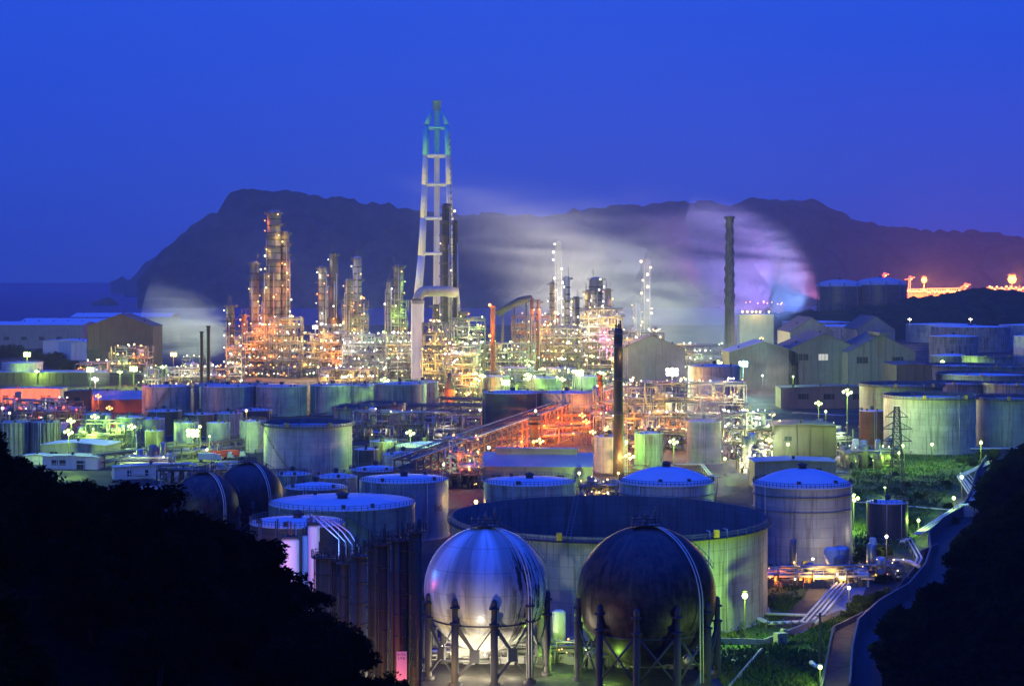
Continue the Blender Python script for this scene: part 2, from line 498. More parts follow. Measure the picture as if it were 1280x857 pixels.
# ------------------------------------------------------------------ trees
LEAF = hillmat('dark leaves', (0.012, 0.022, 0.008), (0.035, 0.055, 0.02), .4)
BARK = paint('bark', (0.07, 0.055, 0.04), (0.03, 0.025, 0.02), .5, .9)
def tree_mesh(seed, R, H, nleaf, leaf):
    r = random.Random(seed)
    tr = MB(); tr.tube((0,0,-1), (r.uniform(-.3,.3), r.uniform(-.3,.3), H*.55), .16*R/2, 7, .07*R/2)
    clumps = []
    for k in range(15):
        a = r.uniform(0, 2*PI); rr = R*r.uniform(.15, .75)*1.0
        z = H*r.uniform(.38, .95)
        rr *= (1.15 - .7*abs(z/H-.55))
        c = Vector((rr*math.cos(a), rr*math.sin(a), z)); clumps.append((c, R*r.uniform(.28, .5)))
        tr.tube((0,0,H*.3), c, .05*R/2, 5, .02*R/2, caps=False)
    cr = MB()
    for k in range(nleaf):
        c, s = r.choice(clumps)
        d = Vector((r.gauss(0,1), r.gauss(0,1), r.gauss(0,1))).normalized() * s * r.uniform(.45, 1.08)
        d.z *= .75
        p = c + d
        u = Vector((r.gauss(0,1), r.gauss(0,1), r.gauss(0,.6))).normalized(); w = u.cross(Vector((r.gauss(0,1), r.gauss(0,1), r.gauss(0,1)))).normalized()
        l = leaf*r.uniform(.6, 1.4)
        i = len(cr.v); cr.v += [tuple(p-u*l), tuple(p+w*l*.45), tuple(p+u*l), tuple(p-w*l*.45)]; cr.face((i,i+1,i+2,i+3))
    return tr.mesh('trunk', BARK), cr.mesh('crown', LEAF)
TREES = [tree_mesh(40+i, 3.0, 6.5, 4200, .22) for i in range(4)]
TREESB = [tree_mesh(80+i, 4.2, 8.0, 2200, .5) for i in range(4)]
def plant(vars_, loc, s, label, group):
    tm, cm_ = random.choice(vars_)
    t_ = thing('tree', label, 'tree', loc, random.uniform(0, 6.28), group)
    t_.scale = (s*random.uniform(.85, 1.2), s*random.uniform(.85, 1.2), s*random.uniform(.8, 1.2))
    for nm, me in (('trunk', tm), ('crown', cm_)):
        o = bpy.data.objects.new(nm, me); C.objects.link(o); o.parent = t_
    return t_

# near hillside on the left: falls away from the viewpoint's own hill
SIL = [(-120,480),(-40,520),(0,548),(14,566),(30,580),(60,598),(100,604),(150,608),(185,612),(215,622),(240,642),(270,650),(292,658),(310,682),(340,702),(372,712),(400,732),(430,760),(455,800),(480,840),(500,862),(560,930),(640,1010)]
NEARX = [((px-640)/F*130, CH - (py+62-HZ)/F*130) for px, py in SIL]
def near_z(x, y):
    zc = interp(NEARX, x)
    k = 1.0 if y < 130 else max(0, 1-(y-130)/95.0)
    k2 = 1.0
    z = zc*k + .5*fbm(x, y, .12, 4) - .35*max(0, 60-y)*.3
    return max(z, -1)
m = MB(); nx, ny = 90, 80
for j in range(ny):
    y = 12 + (235-12)*j/(ny-1)
    for i in range(nx):
        x = -75 + 85*i/(nx-1)
        m.v.append((x, y, near_z(x, y)))
for j in range(ny-1):
    for i in range(nx-1):
        a = j*nx+i; m.face((a, a+1, a+nx+1, a+nx), True)
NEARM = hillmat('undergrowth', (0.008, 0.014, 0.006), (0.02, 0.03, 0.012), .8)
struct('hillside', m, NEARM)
rr = random.Random(5)
cnt = 0
for k in range(700):
    y = rr.uniform(58, 136) if k % 5 < 2 else rr.uniform(112, 137); x = rr.uniform(-44, -3)
    px = 640 + x/y*F
    if px < -60 or px > 560: continue
    z = near_z(x, y)
    py = HZ + (CH - z - 5)/y*F
    if py > 930: continue
    s = rr.uniform(.55, .88)
    # keep crowns under the hill's line of crowns
    lim = interp([(a, b_) for a, b_ in SIL], px)
    if HZ + (CH - (z + 6.6*s))/y*F < lim - 3: continue
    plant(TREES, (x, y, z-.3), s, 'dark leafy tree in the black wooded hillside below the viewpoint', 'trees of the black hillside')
    cnt += 1
    if cnt >= 150: break

# slope on the right, beyond the drainage channel
CANAL = [(1078,880),(1079,857),(1080,830),(1086,795),(1112,770),(1148,748),(1168,722),(1174,700),(1171,680),(1188,662),(1211,648),(1222,625),(1228,600),(1240,580)]
CW = [G(a, b_) for a, b_ in CANAL]
EDGE = [(p.y, p.x + 2.9) for p in CW]
EDGE = [(150, EDGE[0][1]-22)] + EDGE + [(1000, 300)]
def right_z(x, y):
    e_ = interp(EDGE, y)
    d = x - e_
    k = min(1.0, max(0, (900-y)/250.0))
    if d <= 0: return -1.5
    return min(48, d*.62)*k + 1.2*fbm(x, y, .06, 4)*min(1, d/8)
m = MB(); nx, ny = 70, 110
for j in range(ny):
    y = 180 + (860-180)*j/(ny-1)
    e_ = interp(EDGE, y)
    for i in range(nx):
        d = -1 + (i/(nx-1))**1.3*150
        m.v.append((e_+d, y, right_z(e_+d, y)))
for j in range(ny-1):
    for i in range(nx-1):
        a = j*nx+i; m.face((a, a+1, a+nx+1, a+nx), True)
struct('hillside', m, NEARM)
cnt = 0
for k in range(1500):
    y = rr.uniform(235, 800); e_ = interp(EDGE, y); d = 3 + rr.random()**1.4*60
    x = e_ + d; px = 640 + x/y*F
    if px > 1310 or px < 1098: continue
    z = right_z(x, y)
    py = HZ + (CH-z-6)/y*F
    if py > 900 or py < 560: continue
    lim = interp([(1090,900),(1104,800),(1116,766),(1132,744),(1180,736),(1200,716),(1212,672),(1224,640),(1236,596),(1262,566),(1300,560)], px)
    s = rr.uniform(.75, 1.2)
    if HZ + (CH - (z + 7.6*s))/y*F < lim - 2: continue
    plant(TREESB, (x, y, z-.3), s, 'dark bushy tree on the steep slope beside the drainage channel', 'trees of the slope by the channel')
    cnt += 1
    if cnt >= 146: break

# light green bushes by the road, and the round tree near the red-lit hall
BUSHM = hillmat('bush leaves', (0.05, 0.10, 0.02), (0.12, 0.15, 0.04), .5)
def bush_mesh(seed, R, n, leaf):
    r = random.Random(seed); cr = MB()
    cl = [(Vector((r.uniform(-.6,.6)*R, r.uniform(-.6,.6)*R, R*r.uniform(.25,.7))), R*r.uniform(.3,.5)) for _ in range(9)]
    for k in range(n):
        c, s = r.choice(cl); d = Vector((r.gauss(0,1), r.gauss(0,1), r.gauss(0,1))).normalized()*s*r.uniform(.5, 1.05); p = c+d
        if p.z < 0: p.z = -p.z
        u = Vector((r.gauss(0,1), r.gauss(0,1), r.gauss(0,1))).normalized(); w = u.cross(Vector((r.gauss(0,1), r.gauss(0,1), r.gauss(0,1)))).normalized(); l = leaf*r.uniform(.6,1.4)
        i = len(cr.v); cr.v += [tuple(p-u*l), tuple(p+w*l*.5), tuple(p+u*l), tuple(p-w*l*.5)]; cr.face((i,i+1,i+2,i+3))
    st = MB()
    for k in range(6):
        c, s = cl[k]; st.tube((0,0,-.2), c, .1, 5, .03)
    return st.mesh('stem', BARK), cr.mesh('foliage', BUSHM)
BUSH = [bush_mesh(7+i, 2.4, 700, .28) for i in range(3)]
def bush(px, py, s, label, group=None):
    st, fo = random.choice(BUSH)
    t_ = thing('bush', label, 'bush', G(px, py), random.uniform(0, 6), group); t_.scale = (s, s, s)
    for nm, me in (('stem', st), ('foliage', fo)):
        o = bpy.data.objects.new(nm, me); C.objects.link(o); o.parent = t_
for k, (px, py, s) in enumerate([(1084,700,1.6),(1092,698,1.2),(1076,704,1.1),(1106,693,1.2),(1075,757,1.1),(1083,760,1.2),(1068,763,.9),(1092,756,.9),(1113,722,1.0),(1120,716,.9),(1103,728,.9),(1060,772,.8),(1098,748,.8)]):
    bush(px, py, s, 'yellow green bush lit up at the road by the bright valves', 'lit bushes by the road')
for px, py, s in [(1215,582,1.4),(1228,574,1.3),(1200,578,1.0),(1240,572,1.6)]:
    bush(px, py, s, 'leafy bush at the foot of the big white rimmed tanks', 'bushes below the big tanks')
for k in range(14):
    bush(rr.uniform(1068, 1190), rr.uniform(592, 655), rr.uniform(.5, 1.0), 'low dark scrub bush on the rough ground below the pylon', 'scrub below the pylon')
for k in range(10):
    px = rr.uniform(945, 1010); bush(px, rr.uniform(790, 850), rr.uniform(.2, .4), 'low weedy bush on the grass plot with the small concrete box', 'weeds on the grass plot')
for px, py, s in [(60,512,2.6),(72,514,2.8),(50,516,2.2)]:
    bush(px, py, s, 'round dark tree in front of the red lit hall', 'trees at the red lit hall')
for px, py, s in [(5,447,5),(22,446,5),(40,449,4),(58,452,3.5),(70,460,4),(90,466,4.5),(110,470,4),(75,449,3)]:
    bush(px, py, s, 'clump of dark trees between the white sheds and the lone lamp', 'trees below the white sheds')

# ------------------------------------------------------------------ grass plots, roads, channel
def plot(name, pix, mat, dz, z=0.0, kind='structure'):
    m = MB(); p = [G(a, b_) for a, b_ in pix]
    area = sum(p[i].x*p[(i+1) % len(p)].y - p[(i+1) % len(p)].x*p[i].y for i in range(len(p)))
    if area < 0: p.reverse()
    for q in p: m.v.append((q.x, q.y, dz + z))
    m.face(tuple(range(len(p))))
    o = m.build(name, mat); o['kind'] = kind
    return o
plot('grass_verge', [(880,790),(925,782),(1000,784),(1040,768),(1072,752),(1110,750),(1043,782),(1028,860),(940,862),(900,862),(870,830)], GRASS, .012)
plot('grass_verge', [(905,745),(1010,742),(960,790),(900,800)], GRASS, .008)
plot('grass_verge', [(1062,568),(1230,560),(1225,590),(1200,615),(1160,655),(1135,690),(1066,690)], GRASS, .008)
plot('grass_verge', [(955,705),(1055,705),(1000,745),(955,748)], GRASS, .006)
ASPH = paint('worn asphalt', (0.06, 0.06, 0.06), (0.03, 0.03, 0.03), .5, .7, streak=False)
plot('road', [(1088,680),(1104,668),(1112,668),(1075,752),(1004,790),(985,790),(1052,745)], CONC, .02)
plot('road', [(912,600),(935,600),(944,560),(930,545),(905,575)], ASPH, .016)

# raised earth banks (bunds) round the tank pads
def wall_line(name, pix, h, t_, mat, label, cat):
    root = thing(name, label, cat, G(*pix[0]))
    m = MB(); o0 = G(*pix[0])
    pts = [G(a, b_) - o0 for a, b_ in pix]
    for a, b_ in zip(pts, pts[1:]):
        d = (b_-a).normalized(); n_ = Vector((-d.y, d.x, 0))*t_/2
        m.slab([(a-n_)[:2], (b_-n_)[:2], (b_+n_)[:2], (a+n_)[:2]], -.1, h)
    m.build('wall_run', mat, root)
    return root
wall_line('bund_wall', [(880,804),(955,806),(1012,784),(1050,768)], 1.2, .5, CONC, 'low concrete bund wall round the big open tank and its lawn', 'wall')
wall_line('bund_wall', [(955,716),(1040,714),(1062,716)], 1.6, .6, CONC, 'low dark bank in front of the lit valves and white pipes', 'wall')
wall_line('bund_wall', [(912,862),(952,815)], .9, .35, CONC, 'thin pale bund wall at the corner of the wet pit', 'wall')
plot('pond', [(865,862),(905,862),(928,832),(915,822),(880,828)], sea_m, .03)

# drainage channel with its walls
m = MB(); wl = MB()
CP = CW
for a, b_ in zip(CP, CP[1:]):
    pass
def offs(pts, d):
    out = []
    for i, p in enumerate(pts):
        q = (pts[min(i+1, len(pts)-1)] - pts[max(i-1, 0)]); q.z = 0; q.normalize()
        out.append(p + Vector((q.y, -q.x, 0))*d)
    return out
L, Rr = offs(CP, -1.9), offs(CP, 3.0)
for i in range(len(CP)-1):
    m.quad((L[i].x, L[i].y, .024), (Rr[i].x, Rr[i].y, .024), (Rr[i+1].x, Rr[i+1].y, .024), (L[i+1].x, L[i+1].y, .024))
CHAN = paint('wet channel concrete', (0.045, 0.05, 0.05), (0.02, 0.022, 0.025), .8, .9, streak=False, scale=.5)
struct('drainage_channel', m, CHAN)
root = thing('channel_wall', 'pale concrete retaining wall winding along the drainage channel', 'wall', CP[0])
w0 = CP[0]
a_, b_ = [p - w0 for p in L], [p - w0 for p in offs(CP, -2.25)]
for i in range(len(CP)-1):
    wl.slab([a_[i][:2], a_[i+1][:2], b_[i+1][:2], b_[i][:2]][::-1], -.1, 3.4)
wl.build('wall_run', paint('pale concrete', (0.17, 0.17, 0.17), (0.07, 0.07, 0.07), .7, .95), root)
# embankment with road-side wall left of the channel
EM = [(1024,880),(1030,857),(1043,788),(1110,757),(1150,706),(1136,690),(1205,628),(1200,604),(1245,570)]
wall_line('parapet_wall', [(1022,880),(1029,857),(1041,790),(1108,757),(1148,708)], 1.2, .35, paint('dark parapet concrete', (0.09, 0.09, 0.09), (0.04, 0.04, 0.04), .7, .9), 'long dark parapet wall between the road and the channel', 'wall')
wall_line('concrete_wall', [(1126,862),(1186,862)], 2.0, .5, WHITEB, 'short pale wall among the dark trees at the very bottom', 'wall')
wall_line('concrete_wall', [(1150,698),(1172,690)], 2.2, .5, paint('pale concrete', (0,0,0)), 'short grey wall stub on the dark bank of the channel', 'wall')

# standing grass on the verges, in clumps nobody could count
gr = MB(); rg_ = random.Random(3)
def inpoly(x, y, poly):
    c = False; j = len(poly)-1
    for i in range(len(poly)):
        if (poly[i][1] > y) != (poly[j][1] > y) and x < (poly[j][0]-poly[i][0])*(y-poly[i][1])/(poly[j][1]-poly[i][1])+poly[i][0]: c = not c
        j = i
    return c
for poly, n in (([(880,806),(1000,792),(1040,775),(1100,752),(1043,790),(1026,860),(905,862)], 5200), ([(1062,572),(1215,562),(1200,600),(1150,655),(1135,685),(1070,690)], 6500), ([(905,748),(1005,744),(955,796),(900,800)], 1500), ([(1062,762),(1110,735),(1120,745),(1060,775)], 900), ([(957,706),(1050,706),(1000,744),(957,746)], 500)):
    k = 0; xs = [p[0] for p in poly]; ys = [p[1] for p in poly]
    while k < n:
        px, py = rg_.uniform(min(xs), max(xs)), rg_.uniform(min(ys), max(ys))
        if not inpoly(px, py, poly): continue
        p = G(px, py)
        if mnoise.noise(Vector((p.x*.09, p.y*.09, 0))) < -.12 and rg_.random() < .8: k += 1; continue
        h = rg_.uniform(.25, 1.0)*(1+mnoise.noise(Vector((p.x*.15, p.y*.15, 5))))
        for q in range(3):
            a = rg_.uniform(0, 6.28); w_ = rg_.uniform(.12, .3); c, s_ = math.cos(a)*w_, math.sin(a)*w_
            lx, ly = rg_.uniform(-.4, .4), rg_.uniform(-.4, .4)
            i = len(gr.v); gr.v += [(p.x-c, p.y-s_, 0), (p.x+c, p.y+s_, 0), (p.x+lx, p.y+ly, h)]; gr.face((i, i+1, i+2))
        k += 1
tag(gr.build('grass', GRASS), 'long uneven grass growing on the lamp lit verges', None, None, 'stuff')

# silt, a kerb pipe and cross joints in the channel
m = MB()
for i in range(len(CP)-1):
    a, b_ = CP[i], CP[i+1]; n = max(1, int((b_-a).length/9)); d = (b_-a).normalized(); nn = Vector((d.y, -d.x, 0))
    for q in range(n):
        c = a.lerp(b_, q/n); m.box(c.x-1.85, c.y-.06, .03, c.x+2.9, c.y+.06, .045)
struct('channel_joints', m, DSTEEL)
# ------------------------------------------------------------------ storage tanks
def tank(cx, ytop, w, h, label, roof='cone', mat=None, roofm=None, stair=None, rail=True, det=2, deep=3.0, name='storage_tank', rings=(), group=None, rise=None):
    mat = mat or G_SHELL; roofm = roofm or ROOFM
    Y = F*(CH-h)/(ytop-HZ); X = (cx-640)/F*Y; R = w/2/F*Y
    t_ = thing(name, label, 'storage tank', (X, Y, 0), 0, group)
    n = 72 if w > 90 else 48 if w > 40 else 32
    tk = max(.05, R*.01)
    s = MB()
    if roof in ('open', 'float'):
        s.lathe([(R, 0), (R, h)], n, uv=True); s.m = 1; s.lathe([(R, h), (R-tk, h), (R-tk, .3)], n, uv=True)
    else:
        s.lathe([(R, 0), (R, h)], n, uv=True)
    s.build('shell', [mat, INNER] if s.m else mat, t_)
    b_ = MB(); b_.lathe([(R+.5, 0), (R+.5, .35), (R+.01, .36)], n); b_.build('base_ring', CONC, t_)
    if roof in ('cone', 'dome'):
        rm = MB()
        rs = rise if rise is not None else (R*.09 if roof == 'cone' else R*.30)
        if roof == 'cone': prof = [(R+.12, h-.05), (R+.12, h+.08), (R*.5, h+.08+rs*.5), (.3, h+.08+rs)]
        else:
            prof = [(R+.25, h-.15), (R+.25, h+.12)]
            for k in range(1, 9):
                a = k/8; prof.append((max(.3, (R)*math.cos(a*PI/2*.999)**.85 if False else R*(1-a)), h+.12+rs*(1-(1-a)**2)))
        rm.lathe(prof, n)
        ro = rm.build('roof', roofm, t_)
        v = MB(); rv = .05*R+.4
        v.lathe([(rv, h+rs-.1), (rv, h+rs+.9), (rv*1.3, h+rs+.95), (rv*1.3, h+rs+1.2), (.02, h+rs+1.7)], 12)
        v.build('vent', DSTEEL, ro)
        if det > 1:
            for a in (rad(random.uniform(200, 340)), rad(random.uniform(200, 340)), rad(random.uniform(0, 180))):
                hb = MB(); x, y = .84*R*math.cos(a), .84*R*math.sin(a); hb.boxc(x, y, h, .9, .9, .16*rs+1.0); hb.build('hatch', DSTEEL, ro)
    if roof in ('open', 'float'):
        rm = MB(); zf = h - deep
        rm.lathe([(R-tk-.1, zf+.35), (R-.9, zf+.45), (R-1.6, zf+.1), (R*.5, zf), (.3, zf)], n)
        ro = rm.build('floating_roof', roofm, t_)
        wg = MB()
        zz = h-1.0
        wg.lathe([(R+.02, zz-.12), (R+.95, zz-.1), (R+.95, zz+.12), (R+.02, zz+.12)], n)
        wg.build('wind_girder', STEEL if w < 200 else DSTEEL, t_)
        ld = MB(); a = rad(100)
        p = Vector((R*.97*math.cos(a), R*.97*math.sin(a), h)); q = Vector((R*.45*math.cos(a+.5), R*.45*math.sin(a+.5), zf+.3))
        d = (q-p).normalized(); sd = Vector((-d.y, d.x, 0)).normalized()*.5
        for e_ in (-1, 1): ld.tube(p+sd*e_, q+sd*e_, .09, 4); ld.tube(p+sd*e_+Vector((0,0,1)), q+sd*e_+Vector((0,0,1)), .05, 4)
        nn = int((q-p).length/1.2)
        for k in range(nn): c = p.lerp(q, k/nn); ld.tube(c-sd, c+sd, .06, 4)
        ld.build('rolling_ladder', STEEL, t_)
    if rail:
        rl = MB(); rr_ = R+ (.95 if roof in ('open', 'float') else .05); zt = h + (-.9 if roof in ('open', 'float') else .1)
        m_ = n if w > 60 else n//2
        th = .035 + .00008*Y
        arc = (0, 2*PI)
        pts = [Vector((rr_*math.cos(2*PI*k/m_), rr_*math.sin(2*PI*k/m_), 0)) for k in range(m_)]
        for k in range(m_):
            p, q = pts[k], pts[(k+1) % m_]
            rl.tube((p.x,p.y,zt), (p.x,p.y,zt+1.1), th, 4, caps=False)
            for hh in (.55, 1.1): rl.tube((p.x,p.y,zt+hh), (q.x,q.y,zt+hh), th*.8, 4, caps=False)
        rl.build('railing', STEEL if roof != 'dome' else DSTEEL, t_)
    for zr in rings:
        rg = MB(); rg.lathe([(R+.01, zr-.1), (R+.28, zr-.1), (R+.28, zr+.1), (R+.01, zr+.1)], n); rg.build('stiffening_ring', mat, t_)
    if stair is not None:
        a0, a1 = rad(stair[0]), rad(stair[1]); st = MB(); m_ = max(10, int(R*abs(a1-a0)/1.0)); ri, ro_ = R+.15, R+1.0
        for k in range(m_):
            u = k/m_; u2 = (k+1)/m_; aa, ab = a0+(a1-a0)*u, a0+(a1-a0)*u2; z0, z1 = u*h, u2*h
            i = len(st.v)
            for (r_, an, z) in ((ri,aa,z0),(ro_,aa,z0),(ro_,ab,z0),(ri,ab,z0)): st.v.append((r_*math.cos(an), r_*math.sin(an), z))
            st.face((i,i+1,i+2,i+3))
            st.tube((ro_*math.cos(aa), ro_*math.sin(aa), z0), (ro_*math.cos(ab), ro_*math.sin(ab), z1), .13, 4, caps=False)
            st.tube((ro_*math.cos(aa), ro_*math.sin(aa), z0+1.1), (ro_*math.cos(ab), ro_*math.sin(ab), z1+1.1), .06, 4, caps=False)
            if k % 2 == 0: st.tube((ro_*math.cos(aa), ro_*math.sin(aa), z0), (ro_*math.cos(aa), ro_*math.sin(aa), z0+1.1), .05, 4, caps=False)
        st.build('staircase', STEEL, t_)
    if det > 1:
        for a in [rad(random.uniform(190, 350)) for _ in range(2)]:
            f = MB(); dx, dy = math.cos(a), math.sin(a)
            f.tube((dx*(R-.1), dy*(R-.1), 1.0), (dx*(R+.5), dy*(R+.5), 1.0), .45, 10); f.build('manhole', mat, t_)
        for a in [rad(random.uniform(200, 340)) for _ in range(2)]:
            f = MB(); dx, dy = math.cos(a), math.sin(a)
            f.path([(dx*(R+.25), dy*(R+.25), .2), (dx*(R+.25), dy*(R+.25), h+.5), (dx*(R-.8), dy*(R-.8), h+.6)], .11, 6)
            f.build('foam_pipe', WPIPE, t_)
        if roof in ('open', 'float'):
            for a in (rad(250), rad(306)):
                f = MB(); f.boxc(R*math.cos(a)*1.0, R*math.sin(a)-.9, h-.7, 1.1, .8, 1.5); f.build('foam_chamber', YEL, t_)
    return t_, Vector((X, Y, 0)), R

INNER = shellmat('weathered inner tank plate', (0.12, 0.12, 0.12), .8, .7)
# near and middle tanks -------------------------------------------------
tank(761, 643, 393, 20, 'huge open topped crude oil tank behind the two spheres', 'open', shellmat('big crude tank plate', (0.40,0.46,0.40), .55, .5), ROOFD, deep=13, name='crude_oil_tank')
tank(1003, 604, 122, 19, 'tall grey blue tank with domed blue roof right of the huge open tank', 'dome', shellmat('grey blue tank plate', (0.40,0.44,0.50), .5, .34), stair=(-5, 60), rings=(13.2, 16.8))
tank(833, 601, 118, 17, 'domed blue roof tank standing right behind the huge open tank', 'dome', W_SHELL, stair=(-60, -10), rings=(14.2,))
tank(662, 601, 115, 15, 'flat blue roofed tank behind the white sphere and before the gabled shed', 'cone', G_SHELL, rise=.8)
tank(505, 598, 111, 15.5, 'tall flat roofed tank between the small blue roofs and the white sphere', 'cone', B_SHELL, stair=(10, 70), rise=.7)
tank(428, 627, 182, 15, 'wide blue roofed tank above the dark silos', 'cone', GR_SHELL, rise=.9, stair=(-20, -85))
tank(372, 652, 118, 20, 'blue roofed tank half hidden behind the pink white vessel', 'cone', D_SHELL, rise=.9)
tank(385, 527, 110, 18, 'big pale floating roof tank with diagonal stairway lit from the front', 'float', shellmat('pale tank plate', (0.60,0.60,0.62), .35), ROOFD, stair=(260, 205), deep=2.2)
tank(1109, 627, 51, 9.6, 'small sooty black tank with blue lid beside the bright green lamp', 'cone', D_SHELL, rise=.5)
tank(1162, 493, 113, 23, 'large pale floating roof tank behind the steel pylon', 'float', W_SHELL, ROOFM, deep=2.0)
tank(1264, 495, 94, 21, 'large blue grey floating roof tank cut by the picture edge', 'float', B_SHELL, ROOFM, deep=2.0)
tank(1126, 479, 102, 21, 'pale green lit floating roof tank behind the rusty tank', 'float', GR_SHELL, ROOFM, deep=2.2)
tank(1090, 513, 31, 14.5, 'narrow rust brown tank left of the pylon', 'cone', R_SHELL, rise=.4, rail=False)
# small blue roofs in the middle
for cx, yt, w, h, lb, mt in [
    (395, 608, 78, 9, 'small blue lid tank just before the wide blue roofed tank', D_SHELL),
    (366, 592, 46, 9, 'small blue lid tank next to the pair of dark spheres', GR_SHELL),
    (420, 595, 54, 9, 'small pale tank in front of the big pale floating roof tank', S_SHELL),
    (470, 586, 66, 8, 'shallow blue lid tank left of the diagonal pipe rack foot', D_SHELL),
    (504, 567, 52, 9, 'white walled blue lid tank at the lower end of the pipe rack', W_SHELL),
    (458, 561, 30, 9, 'small dark tank with blue lid beside the yellow green box', D_SHELL),
    (479, 551, 34, 9, 'small streaked tank with blue lid above the white walled tank', S_SHELL),
    (532, 556, 76, 8, 'low wide tank with dull blue lid in front of the pipe gantry', G_SHELL),
    (575, 546, 42, 9, 'short tank with patchy blue lid behind the diagonal pipe rack', D_SHELL),
    (233, 528, 31, 12, 'green white tank flooded by the brightest green lamp', W_SHELL),
    (273, 528, 29, 12, 'pale cylinder tank second from the brightest green lamp', W_SHELL),
    (316, 526, 33, 12.5, 'pale green edged tank beside the big pale floating roof tank', W_SHELL),
    (193, 538, 23, 10, 'narrow dark tank with curved stair left of the brightest green lamp', D_SHELL),
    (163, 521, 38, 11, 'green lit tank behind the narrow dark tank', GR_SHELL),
    (205, 513, 44, 11, 'low dark walled tank with blue lid under the back row', D_SHELL),
    (250, 517, 40, 10, 'dark tank with blue lid behind the flooded green tank', D_SHELL),
    (186, 523, 40, 10, 'dull blue lid tank between two dark tanks under the back row', B_SHELL),
    (285, 516, 36, 10, 'dark lidded tank just under the second back row tank', G_SHELL),
    (318, 512, 44, 9, 'low tank with blue lid under the third back row tank', D_SHELL),
    (122, 517, 34, 11, 'green lit tank beside the orange lamp', GR_SHELL),
    (762, 545, 38, 13, 'pale tank behind the black vent stack', W_SHELL),
    (811, 541, 36, 13, 'green lit tank between the black vent stack and the steam', GR_SHELL),
    (880, 526, 43, 16, 'tall pale tank veiled by rising steam', GR_SHELL),
    (28, 453, 50, 14, 'pale tank below the lone starry lamp at the far left', W_SHELL),
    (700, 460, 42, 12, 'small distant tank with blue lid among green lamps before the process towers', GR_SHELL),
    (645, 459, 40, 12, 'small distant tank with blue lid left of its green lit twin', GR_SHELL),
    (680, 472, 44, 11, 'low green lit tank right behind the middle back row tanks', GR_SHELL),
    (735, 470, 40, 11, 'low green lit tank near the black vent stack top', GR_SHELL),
    (618, 470, 38, 11, 'low tank with pale lid next to the round orange furnace', S_SHELL)]:
    tank(cx, yt, w, h, lb, 'cone', mt, ROOFM, stair=(-70, -10) if w < 36 and h > 11.5 else None, det=1 if yt < 500 else 2, rail=w > 30, rise=.02*w)
# ribbed short vessels at the far left
for cx, w, lb in ((16, 44, 'ribbed tank cut by the left picture edge'), (57, 35, 'ribbed tank second from the left picture edge')):
    t_, p, R = tank(cx, 527, w, 13, lb, 'cone', S_SHELL, ROOFD, rise=.5)
    rb = MB()
    for k in range(26):
        a = 2*PI*k/26; rb.tube(((R+.1)*math.cos(a), (R+.1)*math.sin(a), 0), ((R+.1)*math.cos(a), (R+.1)*math.sin(a), 13), .22, 4)
    rb.build('rib', STEEL, t_)
# the back row in front of the process units
for cx, yt, w, h, lb, mt in [
    (208, 482, 60, 15, 'first tank of the dark back row, beside the orange lamps', G_SHELL),
    (285, 482, 70, 15, 'second tank of the dark back row, left of the white tower', B_SHELL),
    (352, 482, 64, 15, 'third tank of the dark back row, below the tallest column', B_SHELL),
    (264, 480, 44, 15, 'tank hidden between the first two of the dark back row', S_SHELL),
    (322, 480, 40, 15, 'streaked tank hidden between the second and third of the back row', S_SHELL),
    (416, 481, 58, 15, 'fourth tank of the dark back row, below the bright white pipes', B_SHELL),
    (456, 481, 44, 15, 'grey tank of the back row left of the dark floating roof tank', G_SHELL),
    (500, 479, 66, 18, 'tall grey green tank right below the foot of the white stack', GR_SHELL),
    (528, 477, 40, 17, 'streaked tank lit yellow from below by the orange furnace', S_SHELL),
    (641, 490, 76, 18, 'dark streaked tank behind the red lit pipe rack', D_SHELL),
    (708, 490, 70, 18, 'dark tank partly covered by the red lit pipe rack', G_SHELL)]:
    tank(cx, yt, w, h, lb, 'cone', mt, ROOFM, det=2, rise=.8, stair=(-120, -70) if cx in (208,) else None)
tank(444, 508, 54, 11, 'dark open floating roof tank in front of the grey green tank', 'float', G_SHELL, ROOFD, deep=2)
tank(478, 503, 58, 12, 'dark rimmed floating roof tank below the tall grey green tank', 'float', B_SHELL, ROOFD, deep=2.5)
# big tanks far right
for cx, yt, w, h, lb, mt in [
    (1020, 402, 84, 20, 'wide far tank with blue roof beside the steam', S_SHELL),
    (1052, 407, 98, 19, 'wide far tank with blue roof behind the gabled sheds', S_SHELL),
    (1140, 400, 90, 20, 'wide far tank with blue roof carrying a small white lamp', S_SHELL),
    (1176, 405, 86, 20, 'wide far tank with blue roof just below the wooded rise', G_SHELL),
    (1213, 408, 96, 24, 'wide far streaked tank with blue roof and long stair', S_SHELL),
    (1247, 394, 50, 26, 'distant blue roofed tank standing tallest below the wooded rise', G_SHELL),
    (1290, 406, 80, 24, 'far blue roofed tank cut by the picture edge above another', W_SHELL),
    (1192, 420, 60, 24, 'streaked white tank right of the dark gabled shed', S_SHELL),
    (1298, 420, 60, 28, 'pale streaked tank cut by the picture edge with rust foot', W_SHELL),
    (1190, 444, 54, 12, 'yellow green lit tank right of the dark gabled shed', GR_SHELL)]:
    tank(cx, yt, w, h, lb, 'cone', mt, ROOFM, det=1, rise=1.5, stair=(-100, -60) if cx == 1213 else None, rail=False)
for cx, yt, w, h, lb in [
    (1232, 466, 120, 14, 'wide low floating roof tank behind the large pale ones'),
    (1205, 455, 100, 13, 'low floating roof tank with lamp lit rim right of the sheds'),
    (1248, 456, 78, 13, 'low dark rimmed tank cut by the wide low floating roof tank'),
    (1275, 478, 90, 17, 'dark rimmed floating roof tank at the picture edge'),
    (1235, 444, 64, 14, 'dim floating roof tank below the far streaked tanks'),
    (1196, 477, 84, 16, 'floating roof tank peeping out behind the large pale one')]:
    tank(cx, yt, w, h, lb, 'float', G_SHELL, ROOFM, det=2, deep=2, rail=False)
